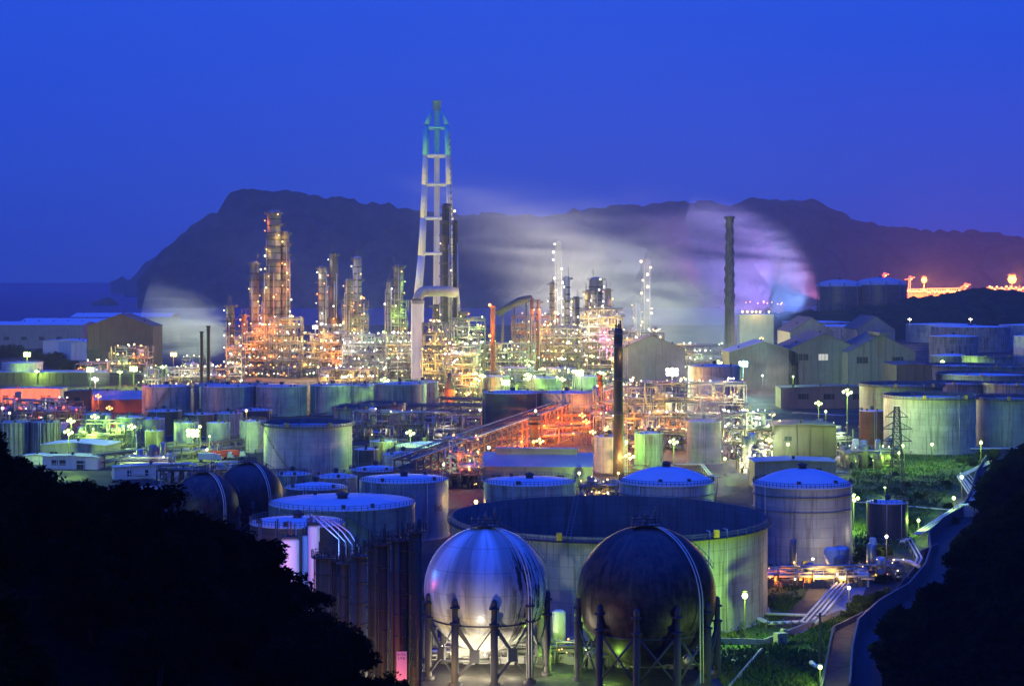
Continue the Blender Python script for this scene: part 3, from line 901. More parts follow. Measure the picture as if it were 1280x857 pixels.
# gas holders on the rise
for cx, yt, w, zb, lb in ((1050, 358, 58, 22, 'dark domed storage tank on the rise, nearer the steam'), (1101, 356, 62, 24, 'blue grey domed storage tank on the rise, nearer the red lamps')):
    Y = 2560.0; X = (cx-640)/F*Y; R = w/2/F*Y; zt = CH + (HZ-yt)/F*Y
    t_ = thing('gas_holder', lb, 'storage tank', (X, Y, 0), 0, 'domed tanks on the rise')
    s = MB(); s.lathe([(R, 0), (R, zt)], 64, uv=True); s.build('shell', D_SHELL, t_)
    s = MB(); s.lathe([(R+.6, zt), (R+.6, zt+.8)] + [(R*math.cos(k/8*PI/2)+.01, zt+.8+R*.28*math.sin(k/8*PI/2)) for k in range(9)], 64); ro = s.build('roof', ROOFD, t_)
    s = MB(); s.lathe([(3, zt+R*.27), (3, zt+R*.28+3), (.1, zt+R*.28+4)], 12); s.build('vent', DSTEEL, ro)
    for k in range(5):
        a = rad(200+35*k); s = MB(); s.tube((R*1.02*math.cos(a), R*1.02*math.sin(a), 0), (R*1.02*math.cos(a), R*1.02*math.sin(a), zt+5), .9, 6); s.build('guide_post', STEEL, t_)
    s = MB()
    for zz in (zt*.6, zt*.85): s.lathe([(R, zz), (R+1.4, zz), (R+1.4, zz+.6), (R, zz+.6)], 64)
    s.build('walkway', STEEL, t_)

# ------------------------------------------------------------------ spheres
def sphere_mat(kind):
    m = bpy.data.materials.new(kind); t, b = nodes(m)
    tcn = N(t, "ShaderNodeTexCoord"); sp = N(t, "ShaderNodeSeparateXYZ"); t.links.new(tcn.outputs['Object'], sp.inputs[0])
    at = N(t, "ShaderNodeMath", operation='ARCTAN2'); t.links.new(sp.outputs[0], at.inputs[0])
    ng = N(t, "ShaderNodeMath", operation='MULTIPLY'); ng.inputs[1].default_value = -1; t.links.new(sp.outputs[1], ng.inputs[0]); t.links.new(ng.outputs[0], at.inputs[1])
    cmb = N(t, "ShaderNodeCombineXYZ"); t.links.new(at.outputs[0], cmb.inputs[0]); 
    zz = N(t, "ShaderNodeMath", operation='MULTIPLY'); zz.inputs[1].default_value = .02; t.links.new(sp.outputs[2], zz.inputs[0]); t.links.new(zz.outputs[0], cmb.inputs[1])
    n1 = N(t, "ShaderNodeTexNoise"); n1.inputs['Scale'].default_value = 6.0; n1.inputs['Detail'].default_value = 2; t.links.new(cmb.outputs[0], n1.inputs[0])
    n2 = N(t, "ShaderNodeTexNoise"); n2.inputs['Scale'].default_value = .6; n2.inputs['Detail'].default_value = 9; n2.inputs['Roughness'].default_value = .7; t.links.new(tcn.outputs['Object'], n2.inputs[0])
    n3 = N(t, "ShaderNodeTexNoise"); n3.inputs['Scale'].default_value = 1.0; n3.inputs['Detail'].default_value = 7; n3.inputs['Roughness'].default_value = .75
    t.links.new(mapped(t, cmb.outputs[0], (14, 9, 1)), n3.inputs[0])
    if kind.startswith('silver'):
        # eight painted gores: every other one is whiter and glossier
        sn = N(t, "ShaderNodeMath", operation='MULTIPLY_ADD'); sn.inputs[1].default_value = 7.0; sn.inputs[2].default_value = 1.2; t.links.new(at.outputs[0], sn.inputs[0])
        s2 = N(t, "ShaderNodeMath", operation='SINE'); t.links.new(sn.outputs[0], s2.inputs[0])
        f = rampf(t, s2.outputs[0], -.5, .5)
        c = mixc(t, f, (0.42, 0.40, 0.36), (0.86, 0.87, 0.88))
        c = mixc(t, rampf(t, n1.outputs[0], .5, .62), c, (0.62, 0.61, 0.58))
        # bare dark runs where the paint has come off on one side
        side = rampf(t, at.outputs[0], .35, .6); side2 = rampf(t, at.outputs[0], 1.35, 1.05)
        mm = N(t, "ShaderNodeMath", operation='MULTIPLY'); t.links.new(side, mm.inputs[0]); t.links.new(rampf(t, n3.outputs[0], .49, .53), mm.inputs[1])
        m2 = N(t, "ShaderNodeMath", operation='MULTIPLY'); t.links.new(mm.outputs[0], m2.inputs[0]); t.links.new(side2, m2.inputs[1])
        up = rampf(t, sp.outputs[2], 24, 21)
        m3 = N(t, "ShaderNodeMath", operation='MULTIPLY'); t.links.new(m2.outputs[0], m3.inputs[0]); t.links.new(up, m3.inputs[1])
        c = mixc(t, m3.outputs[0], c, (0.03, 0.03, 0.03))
        t.links.new(c, b.inputs['Base Color'])
        b.inputs['Metallic'].default_value = .06
        r = N(t, "ShaderNodeMapRange"); r.inputs[3].default_value = .5; r.inputs[4].default_value = .25; t.links.new(f, r.inputs[0]); t.links.new(r.outputs[0], b.inputs['Roughness'])
    else:
        c = mixc(t, rampf(t, n2.outputs[0], .45, .6), (0.014, 0.015, 0.016), (0.075, 0.050, 0.040))
        c = mixc(t, rampf(t, n3.outputs[0], .52, .7), c, (0.13, 0.095, 0.08))
        t.links.new(c, b.inputs['Base Color'])
        r = N(t, "ShaderNodeMapRange"); r.inputs[3].default_value = .3; r.inputs[4].default_value = .6; t.links.new(n2.outputs[0], r.inputs[0]); t.links.new(r.outputs[0], b.inputs['Roughness'])
        b.inputs['Metallic'].default_value = .25
    # weld seams: a few rings and the gore joints
    el = N(t, "ShaderNodeMath", operation='MULTIPLY'); el.inputs[1].default_value = .26; t.links.new(sp.outputs[2], el.inputs[0])
    fr_ = N(t, "ShaderNodeMath", operation='FRACT'); t.links.new(el.outputs[0], fr_.inputs[0])
    ga = N(t, "ShaderNodeMath", operation='MULTIPLY'); ga.inputs[1].default_value = 20/6.2832; t.links.new(at.outputs[0], ga.inputs[0])
    gf = N(t, "ShaderNodeMath", operation='FRACT'); t.links.new(ga.outputs[0], gf.inputs[0])
    l1 = N(t, "ShaderNodeMath", operation='LESS_THAN'); l1.inputs[1].default_value = .03; t.links.new(fr_.outputs[0], l1.inputs[0])
    l2 = N(t, "ShaderNodeMath", operation='LESS_THAN'); l2.inputs[1].default_value = .035; t.links.new(gf.outputs[0], l2.inputs[0])
    mxs = N(t, "ShaderNodeMath", operation='MAXIMUM'); t.links.new(l1.outputs[0], mxs.inputs[0]); t.links.new(l2.outputs[0], mxs.inputs[1])
    hf = N(t, "ShaderNodeMath", operation='MULTIPLY'); hf.inputs[1].default_value = .35; t.links.new(mxs.outputs[0], hf.inputs[0])
    c = mixc(t, hf.outputs[0], c if not kind.startswith('silver') else b.inputs['Base Color'].links[0].from_socket, (0.05, 0.05, 0.05))
    t.links.new(c, b.inputs['Base Color'])
    bp_ = N(t, "ShaderNodeBump"); bp_.inputs['Strength'].default_value = .5; bp_.inputs['Distance'].default_value = .12
    t.links.new(n2.outputs[0], bp_.inputs['Height']); t.links.new(bp_.outputs[0], b.inputs['Normal'])
    return m
LEGM = paint('sphere leg concrete', (0.055, 0.05, 0.048), (0.03, 0.03, 0.03), .8, .8)
def sphere(cx, cyy, r_px, R, label, kind, nleg, a_first, brace, legs=True):
    Y = R*F/r_px; X = (cx-640)/F*Y; zc = CH-(cyy-HZ)/F*Y
    t_ = thing('sphere_tank', label, 'sphere tank', (X, Y, 0), 0, 'spherical gas tanks')
    s = MB(); prof = [(max(.02, R*math.sin(PI*k/48)), zc - R*math.cos(PI*k/48)) for k in range(49)]
    s.lathe(prof, 96)
    sh = s.build('shell', sphere_mat(kind + str(cx)), t_)
    sm = MB()
    for zz, rr_ in ((zc-.45*R, R*math.cos(math.asin(.45))),):
        sm.lathe([(rr_+.05, zz-.15), (rr_+.25, zz), (rr_+.05, zz+.15)], 96)
    sm.build('spray_ring', DSTEEL, t_)
    if legs:
        Rl = R + .15
        tops = []
        for k in range(nleg):
            a = rad(a_first) + 2*PI*k/nleg
            x, y = Rl*math.sin(a), -Rl*math.cos(a)
            l = MB(); l.lathe([(.64, 0), (.64, zc-4.2), (.5, zc-4.1), (.5, zc-1.6)], 14, x, y); 
            l.lathe([(.9, zc-4.4), (.9, zc-4.15), (.56, zc-4.1)], 14, x, y); l.lathe([(.9, zc-1.7), (.9, zc-1.5), (.5, zc-1.45)], 14, x, y)
            l.lathe([(1.1, 0), (1.1, .5), (.8, .55)], 14, x, y)
            lo = l.build('leg', LEGM, t_)
            c_ = MB(); c_.lathe([(.55, zc-1.6), (.55, zc-.6), (.4, zc-.15), (.12, zc+.05), (.01, zc+.05)], 12, x, y); c_.build('leg_cap', DSTEEL, lo)
            tops.append((x, y))
        for k in range(nleg):
            (x0, y0), (x1, y1) = tops[k], tops[(k+1) % nleg]
            b_ = MB(); zt, zb = zc-4.6, 1.0; zm = (zt+zb)/2 - .6
            mx, my = (x0+x1)/2, (y0+y1)/2
            if brace == 'plate':
                dx, dy = (x1-x0), (y1-y0); ln = math.hypot(dx, dy); dx /= ln; dy /= ln
                nx_, ny_ = -dy*.12, dx*.12
                def bar(p, q, w0, w1):
                    d = Vector((q[0]-p[0], q[1]-p[1], q[2]-p[2])).normalized(); up = Vector((dx*-d.z, dy*-d.z, math.hypot(d.x, d.y))).normalized() if abs(d.z) < .999 else Vector((dx, dy, 0))
                    nn = Vector((nx_, ny_, 0)); i = len(b_.v)
                    for c0, ww in ((Vector(p), w0), (Vector(q), w1)):
                        for s1, s2 in ((-1,-1),(1,-1),(1,1),(-1,1)): b_.v.append(tuple(c0 + up*ww*s1 + nn*s2))
                    for f_ in ((0,1,5,4),(1,2,6,5),(2,3,7,6),(3,0,4,7),(0,3,2,1),(4,5,6,7)): b_.face(tuple(i+j for j in f_))
                sgn = 1
                for (ex, ey) in ((x0, y0), (x1, y1)):
                    bar((ex, ey, zt), (mx, my, zm+.5), .42, .26)
                    bar((ex, ey, zb), (mx, my, zm-.5), .26, .26)
                bm_ = MB()
                b_.slab([(mx-dx*.85-nx_*2, my-dy*.85-ny_*2), (mx+dx*.85-nx_*2, my+dy*.85-ny_*2), (mx+dx*.85+nx_*2, my+dy*.85+ny_*2), (mx-dx*.85+nx_*2, my-dy*.85+ny_*2)], zm-1.1, zm+1.1)
            else:
                b_.tube((x0,y0,zt), (x1,y1,zb), .2, 6); b_.tube((x1,y1,zt), (x0,y0,zb), .2, 6)
            b_.build('brace', paint('brace steel', (0.05,0.055,0.07), (0.03,0.03,0.03), .4, .5), t_)
    # platform and pipes on the crown
    p_ = MB(); zt = zc + R
    p_.boxc(0, 0, zt+.25, 5.2, 4.2, .12)
    for x, y in ((-2.5,-2),(2.5,-2),(2.5,2),(-2.5,2),(0,-2),(0,2)): p_.tube((x,y,zt-.6), (x,y,zt+1.5), .07, 4)
    for hh in (.9, 1.5):
        for a, b2 in (((-2.5,-2),(2.5,-2)),((2.5,-2),(2.5,2)),((2.5,2),(-2.5,2)),((-2.5,2),(-2.5,-2))): p_.tube((*a, zt+hh), (*b2, zt+hh), .06, 4)
    p_.build('platform', DSTEEL, t_)
    v = MB()
    for x, y, hh in ((-1.2,0,1.8),(0,.6,2.6),(.9,-.4,1.9),(1.6,.8,3.4),(-.5,-.9,1.3)): v.tube((x,y,zt-.2), (x,y,zt+hh), .16, 8); v.tube((x-.3,y,zt+hh*.7), (x+.3,y,zt+hh*.7), .22, 8)
    v.build('relief_valve', STEEL, t_)
    pth = []
    for k in range(0, 17):
        a = rad(4 + k*5.4); az = rad(42)
        pth.append((math.sin(a)*(R+.35)*math.sin(az), -math.sin(a)*(R+.35)*math.cos(az), zc+(R+.35)*math.cos(a)))
    pth.append((pth[-1][0]*1.01, pth[-1][1]*1.01, 1.0))
    w_ = MB(); w_.path(pth, .13, 6); w_.path([(x*1.0+.5, y, z+.05) for x, y, z in pth], .09, 6)
    w_.build('riser_pipe', WPIPE, t_)
    # access stair hugging the shell at the back
    st = MB(); prev = None
    for k in range(30):
        a = rad(70 - k*2.4); az = rad(100 + k*3.5)
        p = Vector((math.sin(az)*math.cos(rad(90)-a)*(R+.7), -math.cos(az)*math.sin(a)*(R+.7), zc+(R+.7)*math.cos(a)))
        if prev is not None: st.tube(prev, p, .12, 4); st.tube(prev+Vector((0,0,1)), p+Vector((0,0,1)), .06, 4)
        st.tube(p, p+Vector((0,0,1)), .05, 4); prev = p
    st.build('access_stair', STEEL, t_)
    return t_, Vector((X, Y, zc))
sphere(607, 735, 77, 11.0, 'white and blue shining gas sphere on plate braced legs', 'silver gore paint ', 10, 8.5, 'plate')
sphere(808, 744, 87, 12.3, 'dark brown weathered gas sphere right of the white one', 'weathered dark paint ', 11, -12, 'rod')
sphere(256, 632, 42, 8.6, 'dark gas sphere at the treetops with a pale patch', 'weathered dark paint ', 9, 5, 'rod')
sphere(311, 621, 43, 9.2, 'dark gas sphere behind the one with a pale patch', 'weathered dark paint ', 9, 15, 'rod')
# ------------------------------------------------------------------ process plant
def vtank(mb, x, y, z0, z1, r, n=14):
    mb.lathe([(.02, z0), (r, z0+.01), (r, z1-r*.35), (r*.7, z1-r*.08), (.02, z1)], n, x, y)
def hdrum(mb, x, y, z, r, l, ax=0, n=12):
    d = Vector((1,0,0)) if ax == 0 else Vector((0,1,0)); c = Vector((x,y,z))
    mb.tube(c-d*l/2, c+d*l/2, r, n); mb.tube(c+d*l/2, c+d*(l/2+r*.5), r, n, r*.45); mb.tube(c-d*l/2, c-d*(l/2+r*.5), r, n, r*.45)
def rail_rect(mb, x0, y0, x1, y1, z, th=.07, step=3.0):
    for a, b_ in (((x0,y0),(x1,y0)),((x1,y0),(x1,y1)),((x1,y1),(x0,y1)),((x0,y1),(x0,y0))):
        for hh in (.6, 1.15): mb.tube((*a, z+hh), (*b_, z+hh), th, 4, caps=False)
        n = max(1, int(math.hypot(b_[0]-a[0], b_[1]-a[1])/step))
        for k in range(n):
            x, y = a[0]+(b_[0]-a[0])*k/n, a[1]+(b_[1]-a[1])*k/n
            mb.tube((x,y,z), (x,y,z+1.15), th, 4, caps=False)

def unit(px0, px1, ybase, Y, W_D, levels, label, cols='Y', nl=14, nlight=3, power=9000, dens=1.0, steel=None, seed=0, vess=5, name='process_unit', lvh=6.0, lights=None, br=.42, towers=0):
    """a steel frame full of vessels, exchangers and pipe runs"""
    r = random.Random(seed or int(px0*7+px1))
    X0, X1 = (px0-640)/F*Y, (px1-640)/F*Y; W = X1-X0; D = W_D; H = levels*lvh
    sm = steel or STEEL
    root = thing(name, label, 'process unit', ((X0+X1)/2, Y, 0))
    th = .16 + .0001*Y
    fr = MB(); nx = max(2, int(W/7.5)+1); ny = max(2, int(D/8)+1)
    xs = [-W/2 + W*i/(nx-1) for i in range(nx)]; ys = [D*j/(ny-1) for j in range(ny)]
    tops = {}
    for i, x in enumerate(xs):
        for j, y in enumerate(ys):
            hh = max(1, levels - (r.random() < .35)*r.choice((1,1,2)))*lvh; tops[i, j] = hh
            fr.boxc(x, y, 0, th*2, th*2, hh + r.choice((0, 0, 1.5)))
    for l in range(1, levels+1):
        z = l*lvh
        for j, y in enumerate(ys):
            for i in range(nx-1):
                if min(tops[i, j], tops[i+1, j]) >= z: fr.box(xs[i], y-th*.7, z-th*2, xs[i+1], y+th*.7, z-.01)
                if r.random() < .25 and j == 0 and min(tops[i, j], tops[i+1, j]) >= z: fr.tube((xs[i], y, z-lvh), (xs[i+1], y, z-.3), th*.6, 4)
        for i, x in enumerate(xs):
            for j in range(ny-1):
                if min(tops[i, j], tops[i, j+1]) >= z: fr.box(x-th*.7, ys[j], z-th*2, x+th*.7, ys[j+1], z-.01)
    fr.build('frame', sm, root)
    for l in range(1, levels+1):
        dk = MB(); z = l*lvh; any_ = False
        for i in range(nx-1):
            for j in range(ny-1):
                if min(tops[i,j], tops[i+1,j], tops[i,j+1], tops[i+1,j+1]) >= z and r.random() < .8:
                    dk.box(xs[i]+.05, ys[j]+.05, z, xs[i+1]-.05, ys[j+1]-.05, z+.12); any_ = True
        if any_:
            rail_rect(dk, -W/2, 0, W/2, D, z+.1, th*.35)
            dk.build('deck', sm, root)
    for k in range(int(vess*1.7)):
        v = MB(); l = r.randrange(0, levels); x, y = r.uniform(-W/2+2, W/2-2), r.uniform(.8, D-1)
        if r.random() < .55:
            rr_ = r.uniform(.8, 1.9); vtank(v, x, y, l*lvh, l*lvh + r.uniform(4, 11), rr_)
        else: hdrum(v, x, y, l*lvh+2.0, r.uniform(.8, 1.5), r.uniform(4, 9), r.choice((0, 0, 1)))
        v.build('vessel', r.choice((VESS, VESS, PIPEM, WPIPE)), root)
    # pipework
    pp = MB(); npp = int(W*H*.075*dens)
    for k in range(npp):
        x, y, z = r.uniform(-W/2, W/2), r.uniform(-1.2, D*.8), r.uniform(.5, H)
        rp = r.choice((.12,.16,.2,.28,.4)) + .00008*Y
        pts = [Vector((x, y, z))]; n = r.randint(2, 5); last = -1
        for q in range(n):
            ax = r.choice([a for a in (0, 1, 2, 2) if a != last]); last = ax
            p = pts[-1].copy()
            if ax == 0: p.x = max(-W/2-1, min(W/2+1, p.x + r.uniform(-9, 9)))
            elif ax == 1: p.y = max(-1.5, min(D, p.y + r.uniform(-5, 5)))
            else: p.z = max(.4, min(H+1.5, p.z + r.uniform(-9, 9)))
            if (p-pts[-1]).length > .5: pts.append(p)
        if len(pts) > 1: pp.path(pts, rp, 5)
    for l in range(1, levels+1):
        for q in range(int(3*dens)+1):
            y = r.uniform(-.8, 1.5); z = l*lvh + r.uniform(.3, 2.2); a, b_ = sorted((r.uniform(-W/2, W/2), r.uniform(-W/2, W/2)))
            pp.tube((a, y, z), (b_+1, y, z), r.uniform(.12, .32)+.00008*Y, 5)
    o = pp.build('pipework', PIPEM, root); o['kind'] = 'stuff'
    sp = MB()
    for k in range(int(W*.5*dens)):
        x, y = r.uniform(-W/2, W/2), r.uniform(-1, D); z0 = r.randrange(levels)*lvh; sp.tube((x,y,z0), (x,y,z0+r.uniform(.4, 1.1)*lvh), r.uniform(.03,.09)*lvh+.05, 6)
        sp.boxc(r.uniform(-W/2, W/2), r.uniform(-1, D*.5), r.choice(range(levels))*lvh, r.uniform(.6, 2), .8, r.uniform(.8, 2.2))
    o = sp.build('small_equipment', r.choice((VESS, STEEL)), root); o['kind'] = 'stuff'
    for k in range(int(min(90, nl*1.6))):
        x, y = r.uniform(-W/2, W/2), r.uniform(-1.9, D*.25); z = r.randrange(0, levels+1)*lvh + r.uniform(1.5, 3.2)
        bulb((x, y, z), r.choice(cols), br*r.uniform(.75, 1.6), root)
    for k in range(nlight):
        x = -W/2 + W*(k+.5)/nlight + r.uniform(-2, 2)
        light((x, r.uniform(-2.5, 2), r.uniform(.25, .95)*H), r.choice(cols), power*r.uniform(.5, 1.5), root, .35)
    return root

def column(px, ytop, w, Y, label, mat=None, cols='W', nl=6, taper=None, zb=0.0, plat=7, power=2500, nlight=2, whip=True, name='distillation_column', ring=None, side=1, br=.45, seed=None, cap='dome'):
    r = random.Random(seed or int(px*13+ytop))
    X = (px-640)/F*Y; R = w/2/F*Y; H = CH + (HZ-ytop)/F*Y
    mat = mat or VESS
    root = thing(name, label, 'column', (X, Y, 0))
    s = MB()
    if taper:  # [(fraction of height, radius factor)]
        prof = [(R*k, H*f) for f, k in taper]
    else: prof = [(R, zb), (R, H-R*.5)]
    prof += [(prof[-1][0]*.75, H-.1*R), (.02, H)]
    s.lathe(prof, 24); s.build('shell', mat, root)
    rg = MB(); n_ = int(H/3.2)
    for k in range(2, int(H/5)):
        z = k*5
        if not taper: rg.lathe([(R+.02, z-.5), (R+.5, z-.4), (R+.5, z+.2), (R+.02, z+.3)], 20)
    if not taper: rg.build('insulation_band', DSTEEL, root)
    for k in range(plat):
        z = H*(.18+.8*k/max(1, plat-1)) if plat > 1 else H*.97
        z += r.uniform(-1.5, 1.5) if k < plat-1 else -1
        p = MB(); a0 = r.uniform(0, 6.28); Rr_ = R*(interp(taper, z/H) if taper else 1)
        p.lathe([(Rr_+.02, z), (Rr_+2.0, z), (Rr_+2.0, z+.25), (Rr_+.02, z+.25)], 18, a0=a0, a1=a0+r.choice((3.4, 4.6, 6.2)), smooth=False)
        for q in range(12):
            a = a0 + q*.36; x, y = (Rr_+1.95)*math.cos(a), (Rr_+1.95)*math.sin(a); a2 = a+.36; x2, y2 = (Rr_+1.95)*math.cos(a2), (Rr_+1.95)*math.sin(a2)
            p.tube((x,y,z), (x,y,z+1.3), .13, 4, caps=False); p.tube((x,y,z+1.3), (x2,y2,z+1.3), .13, 4, caps=False)
        p.build('platform', STEEL, root)
    ps = MB()
    for k in range(3):
        a = rad(r.uniform(190, 350)); rr_ = R+.8; x, y = rr_*math.cos(a), rr_*math.sin(a); zt = H*r.uniform(.6, .98)
        ps.path([(x*.7, y*.7, zt+1), (x, y, zt+.8), (x, y, 1)], .25+.1*r.random()+.0001*Y, 6)
    ps.build('downcomer_pipe', PIPEM, root)
    la = MB(); a = rad(250+40*side); x, y = (R+.4)*math.cos(a), (R+.4)*math.sin(a)
    for e_ in (-.3, .3): la.tube((x+e_, y, 0), (x+e_, y, H), .09, 4)
    for k in range(int(H/1.2)): la.tube((x-.3, y, k*1.2), (x+.3, y, k*1.2), .06, 4, caps=False)
    la.build('ladder', STEEL, root)
    if whip:
        q = MB()
        for k in range(r.randint(1, 3)): xx = r.uniform(-R, R); q.tube((xx,0,H-1), (xx,0,H+r.uniform(3, 7)), .14, 4)
        q.build('vent_pipe', STEEL, root)
    for k in range(nl):
        z = H*(.15+.83*(k+.5)/nl)+r.uniform(-2, 2); a = rad(r.choice((r.uniform(175, 230), r.uniform(270, 365)))); Rr_ = R*(interp(taper, z/H) if taper else 1)+1.6
        c_ = r.choice(cols); bulb((Rr_*math.cos(a), Rr_*math.sin(a)-.4, z), c_, br*r.uniform(.8, 1.5), root)
        if k % 2 == 0 or k < nlight: light((Rr_*1.5*math.cos(a), Rr_*1.1*math.sin(a)-1.2, z-1), c_, power*.30*r.uniform(.5, 1.5), root, .3)
    return root

# left cluster of columns
column(342.5, 262, 17, 1300, 'tallest banded grey column of the refinery, crowned by pipes', VESS, 'WYYOOO', 20, plat=12, power=5200)
column(356.5, 288, 10.5, 1304, 'slim grey column leaning against the tallest banded one', VESS, 'WYOO', 16, plat=12, power=5200)
column(318, 326, 12, 1295, 'pale column left of the tallest one', VESS, 'WY', 6, plat=7, power=3000)
column(332, 340, 9, 1290, 'thin column squeezed between the pale and the tallest one', STEEL, 'YOYO', 10, plat=5, power=4200)
column(402.5, 332, 9, 1310, 'thin column with a red lit head', VESS, 'OOWW', 9, plat=7, power=3500)
column(417, 315, 12, 1330, 'dark tapering column with two orange lamps', DSTEEL, 'OOW', 7, taper=[(0,1.8),(.42,1.8),(.48,.95),(.98,.8)], plat=5, power=3500)
column(447, 320, 10, 1335, 'slim shining column with twin pipes at its top', PIPEM, 'WWY', 9, plat=5, power=3000)
column(436, 348, 8, 1315, 'short column hung with red and yellow lamps', STEEL, 'OYO', 9, plat=5, power=3500)
column(498, 330, 12, 1320, 'dark twin column with yellow lamps beside the white stack', STEEL, 'YYG', 8, plat=7, power=3500)
column(486, 352, 6, 1310, 'thin column with small white lamps beside the dark twin', VESS, 'YW', 5, plat=4)
column(558, 254, 11, 1240, 'tall dark column with ringed platforms in front of the white stack', DSTEEL, 'Y', 6, plat=11, power=2500, name='distillation_column')
column(569, 275, 6, 1244, 'thin dark column clinging to the tall dark one', DSTEEL, 'Y', 2, plat=3, power=2000, whip=False)
column(545, 380, 8, 1236, 'stubby dark column right of the pinkish flue', DSTEEL, 'YO', 6, plat=5, power=3000)
column(578, 388, 10, 1238, 'stubby column hung with white lamps under the tall dark one', DSTEEL, 'WO', 9, plat=5, power=3500)
column(255, 402, 6, 1050, 'short lattice clad column near the left steam plume', STEEL, 'OW', 3, plat=3) if False else None
column(288, 380, 10, 1290, 'short dark column group member in the left steam', STEEL, 'W', 5, plat=5, power=2500)
column(305, 392, 6, 1280, 'small orange lit column next to the left steam', RSTEEL, 'OO', 6, plat=4, power=3500)
# right cluster, half hidden in steam
column(665, 372, 4.5, 1280, 'thin red lit chimney beside the sloping conveyor', RSTEEL, 'O', 3, plat=1, power=2500, whip=False)
column(673, 374, 4.5, 1285, 'second thin red lit chimney beside the sloping conveyor', RSTEEL, 'O', 3, plat=1, power=2500, whip=False)
column(690, 352, 6, 1290, 'slim column with a pair of lamps on its head', VESS, 'WY', 7, plat=6, power=4000)
column(709, 345, 6.5, 1250, 'white finned pipe stack in the steam', WPIPE, 'W', 6, plat=5, power=4000)
column(698, 300, 9, 1760, 'faint column seen through the plume with white lamps on top', STEEL, 'W', 12, plat=7, power=2500, br=1.0)
column(720, 370, 9, 1260, 'column crowded with white lamps right of the finned stack', VESS, 'WY', 14, plat=6, power=5000)
column(745, 346, 17, 1330, 'broad column crowned by bluish white lamps', VESS, 'WWCY', 18, plat=7, power=6000)
column(760, 360, 8, 1325, 'column beside the broad one with pink and white lamps', STEEL, 'WYP', 10, plat=5, power=5000)
column(735, 362, 7, 1320, 'column left of the broad crowned one', STEEL, 'WY', 9, plat=5, power=5000)
column(808, 322, 10, 1760, 'ghostly column with pairs of yellow lamps in the plume', STEEL, 'Y', 12, plat=8, power=1500, br=1.0)
column(796, 378, 10, 1740, 'short ghostly column under the plume', STEEL, 'YW', 7, plat=4, power=1500)

# process units (steel frames)
unit(283, 302, 0, 1180, 14, 5, 'small lamp lit frame with hoist mast right of the twin thin stacks', 'WYO', 16, 4, 9000, 1.3)
unit(303, 335, 0, 1270, 16, 6, 'orange lit frame at the foot of the pale column', 'OYOW', 30, 5, 14000, 1.2)
unit(334, 376, 0, 1262, 16, 7, 'tall frame wrapped round the foot of the tallest column', 'OYOW', 34, 6, 15000, 1.2)
unit(374, 412, 0, 1275, 16, 5, 'frame between the tallest column and the red headed one', 'YWOG', 26, 4, 13000, 1.2)
unit(400, 430, 0, 1268, 14, 6, 'frame below the dark tapering column', 'YWO', 26, 4, 14000, 1.3)
unit(428, 482, 0, 1240, 18, 5, 'blazing white pipe forest left of the pink white stack', ('W', 'GW', 'W'), 30, 8, 34000, 2.0, PIPEM)
unit(478, 516, 0, 1255, 16, 5, 'bright frame directly left of the pink white flue', ('W', 'GW', 'Y'), 26, 6, 30000, 1.8)
unit(484, 508, 0, 1315, 12, 9, 'tall narrow frame carrying the dark twin column', 'YG', 14, 3, 9000, .9)
unit(428, 458, 0, 1320, 12, 9, 'tall frame around the shining slim column', 'OWY', 26, 5, 11000, 1.2)
unit(528, 560, 0, 1100, 18, 7, 'yellow lit frame right of the pink white flue', 'YYO', 30, 6, 15000, 1.2)
unit(556, 600, 0, 1050, 18, 5, 'orange and white lit frame beside the round furnace', 'OYW', 34, 6, 12000, 1.4)
unit(566, 606, 0, 1230, 16, 7, 'frame under the tall dark column with green and yellow lamps', 'GYW', 24, 5, 12000, 1.2)
unit(604, 668, 0, 1260, 20, 4, 'low green lit plant between the dark column and the chimneys', ('G', 'GW', 'Y'), 30, 6, 16000, 1.3)
unit(640, 700, 0, 1330, 20, 7, 'tall dim frame carrying the conveyor head', 'OYW', 20, 4, 9000, 1.1, RSTEEL)
unit(676, 726, 0, 1235, 20, 6, 'yellow lit frame at the foot of the finned stack', 'YYW', 40, 7, 20000, 1.4)
unit(722, 778, 0, 1290, 20, 8, 'big lamp crowded frame under the broad column', 'YYWP', 50, 8, 20000, 1.3)
unit(776, 830, 0, 1330, 20, 5, 'frame fading into the main steam plume', 'YW', 24, 4, 12000, 1.0)
unit(828, 905, 0, 1380, 20, 3, 'low frame glowing inside the main steam plume', ('GW', 'W', 'Y'), 20, 4, 12000, 1.0)
unit(600, 700, 0, 1090, 16, 2, 'low pipe yard with green lamps behind the middle tanks', ('G', 'GW'), 14, 4, 12000, 1.2)
unit(700, 770, 0, 1100, 16, 2, 'low pipe yard with green lamps left of the black vent stack', ('G', 'Y'), 14, 4, 12000, 1.2)
unit(180, 282, 0, 1140, 16, 2, 'long low pipe yard behind the first back row tanks', 'OYW', 26, 5, 7000, 1.3)
unit(228, 252, 0, 1160, 14, 3, 'small frame at the foot of the left steam plume', 'WY', 10, 2, 6000, 1.2)
unit(396, 470, 0, 1130, 14, 2, 'low pipe yard behind the fourth back row tank', ('W', 'Y'), 18, 4, 12000, 1.4)
unit(136, 184, 0, 1180, 18, 4, 'open end of the dark gabled hall full of orange pipes', 'OYG', 22, 4, 6000, 1.2)
unit(94, 140, 0, 1220, 12, 2, 'dim orange plant before the dark gabled hall', 'OW', 10, 2, 4000, 1.0)
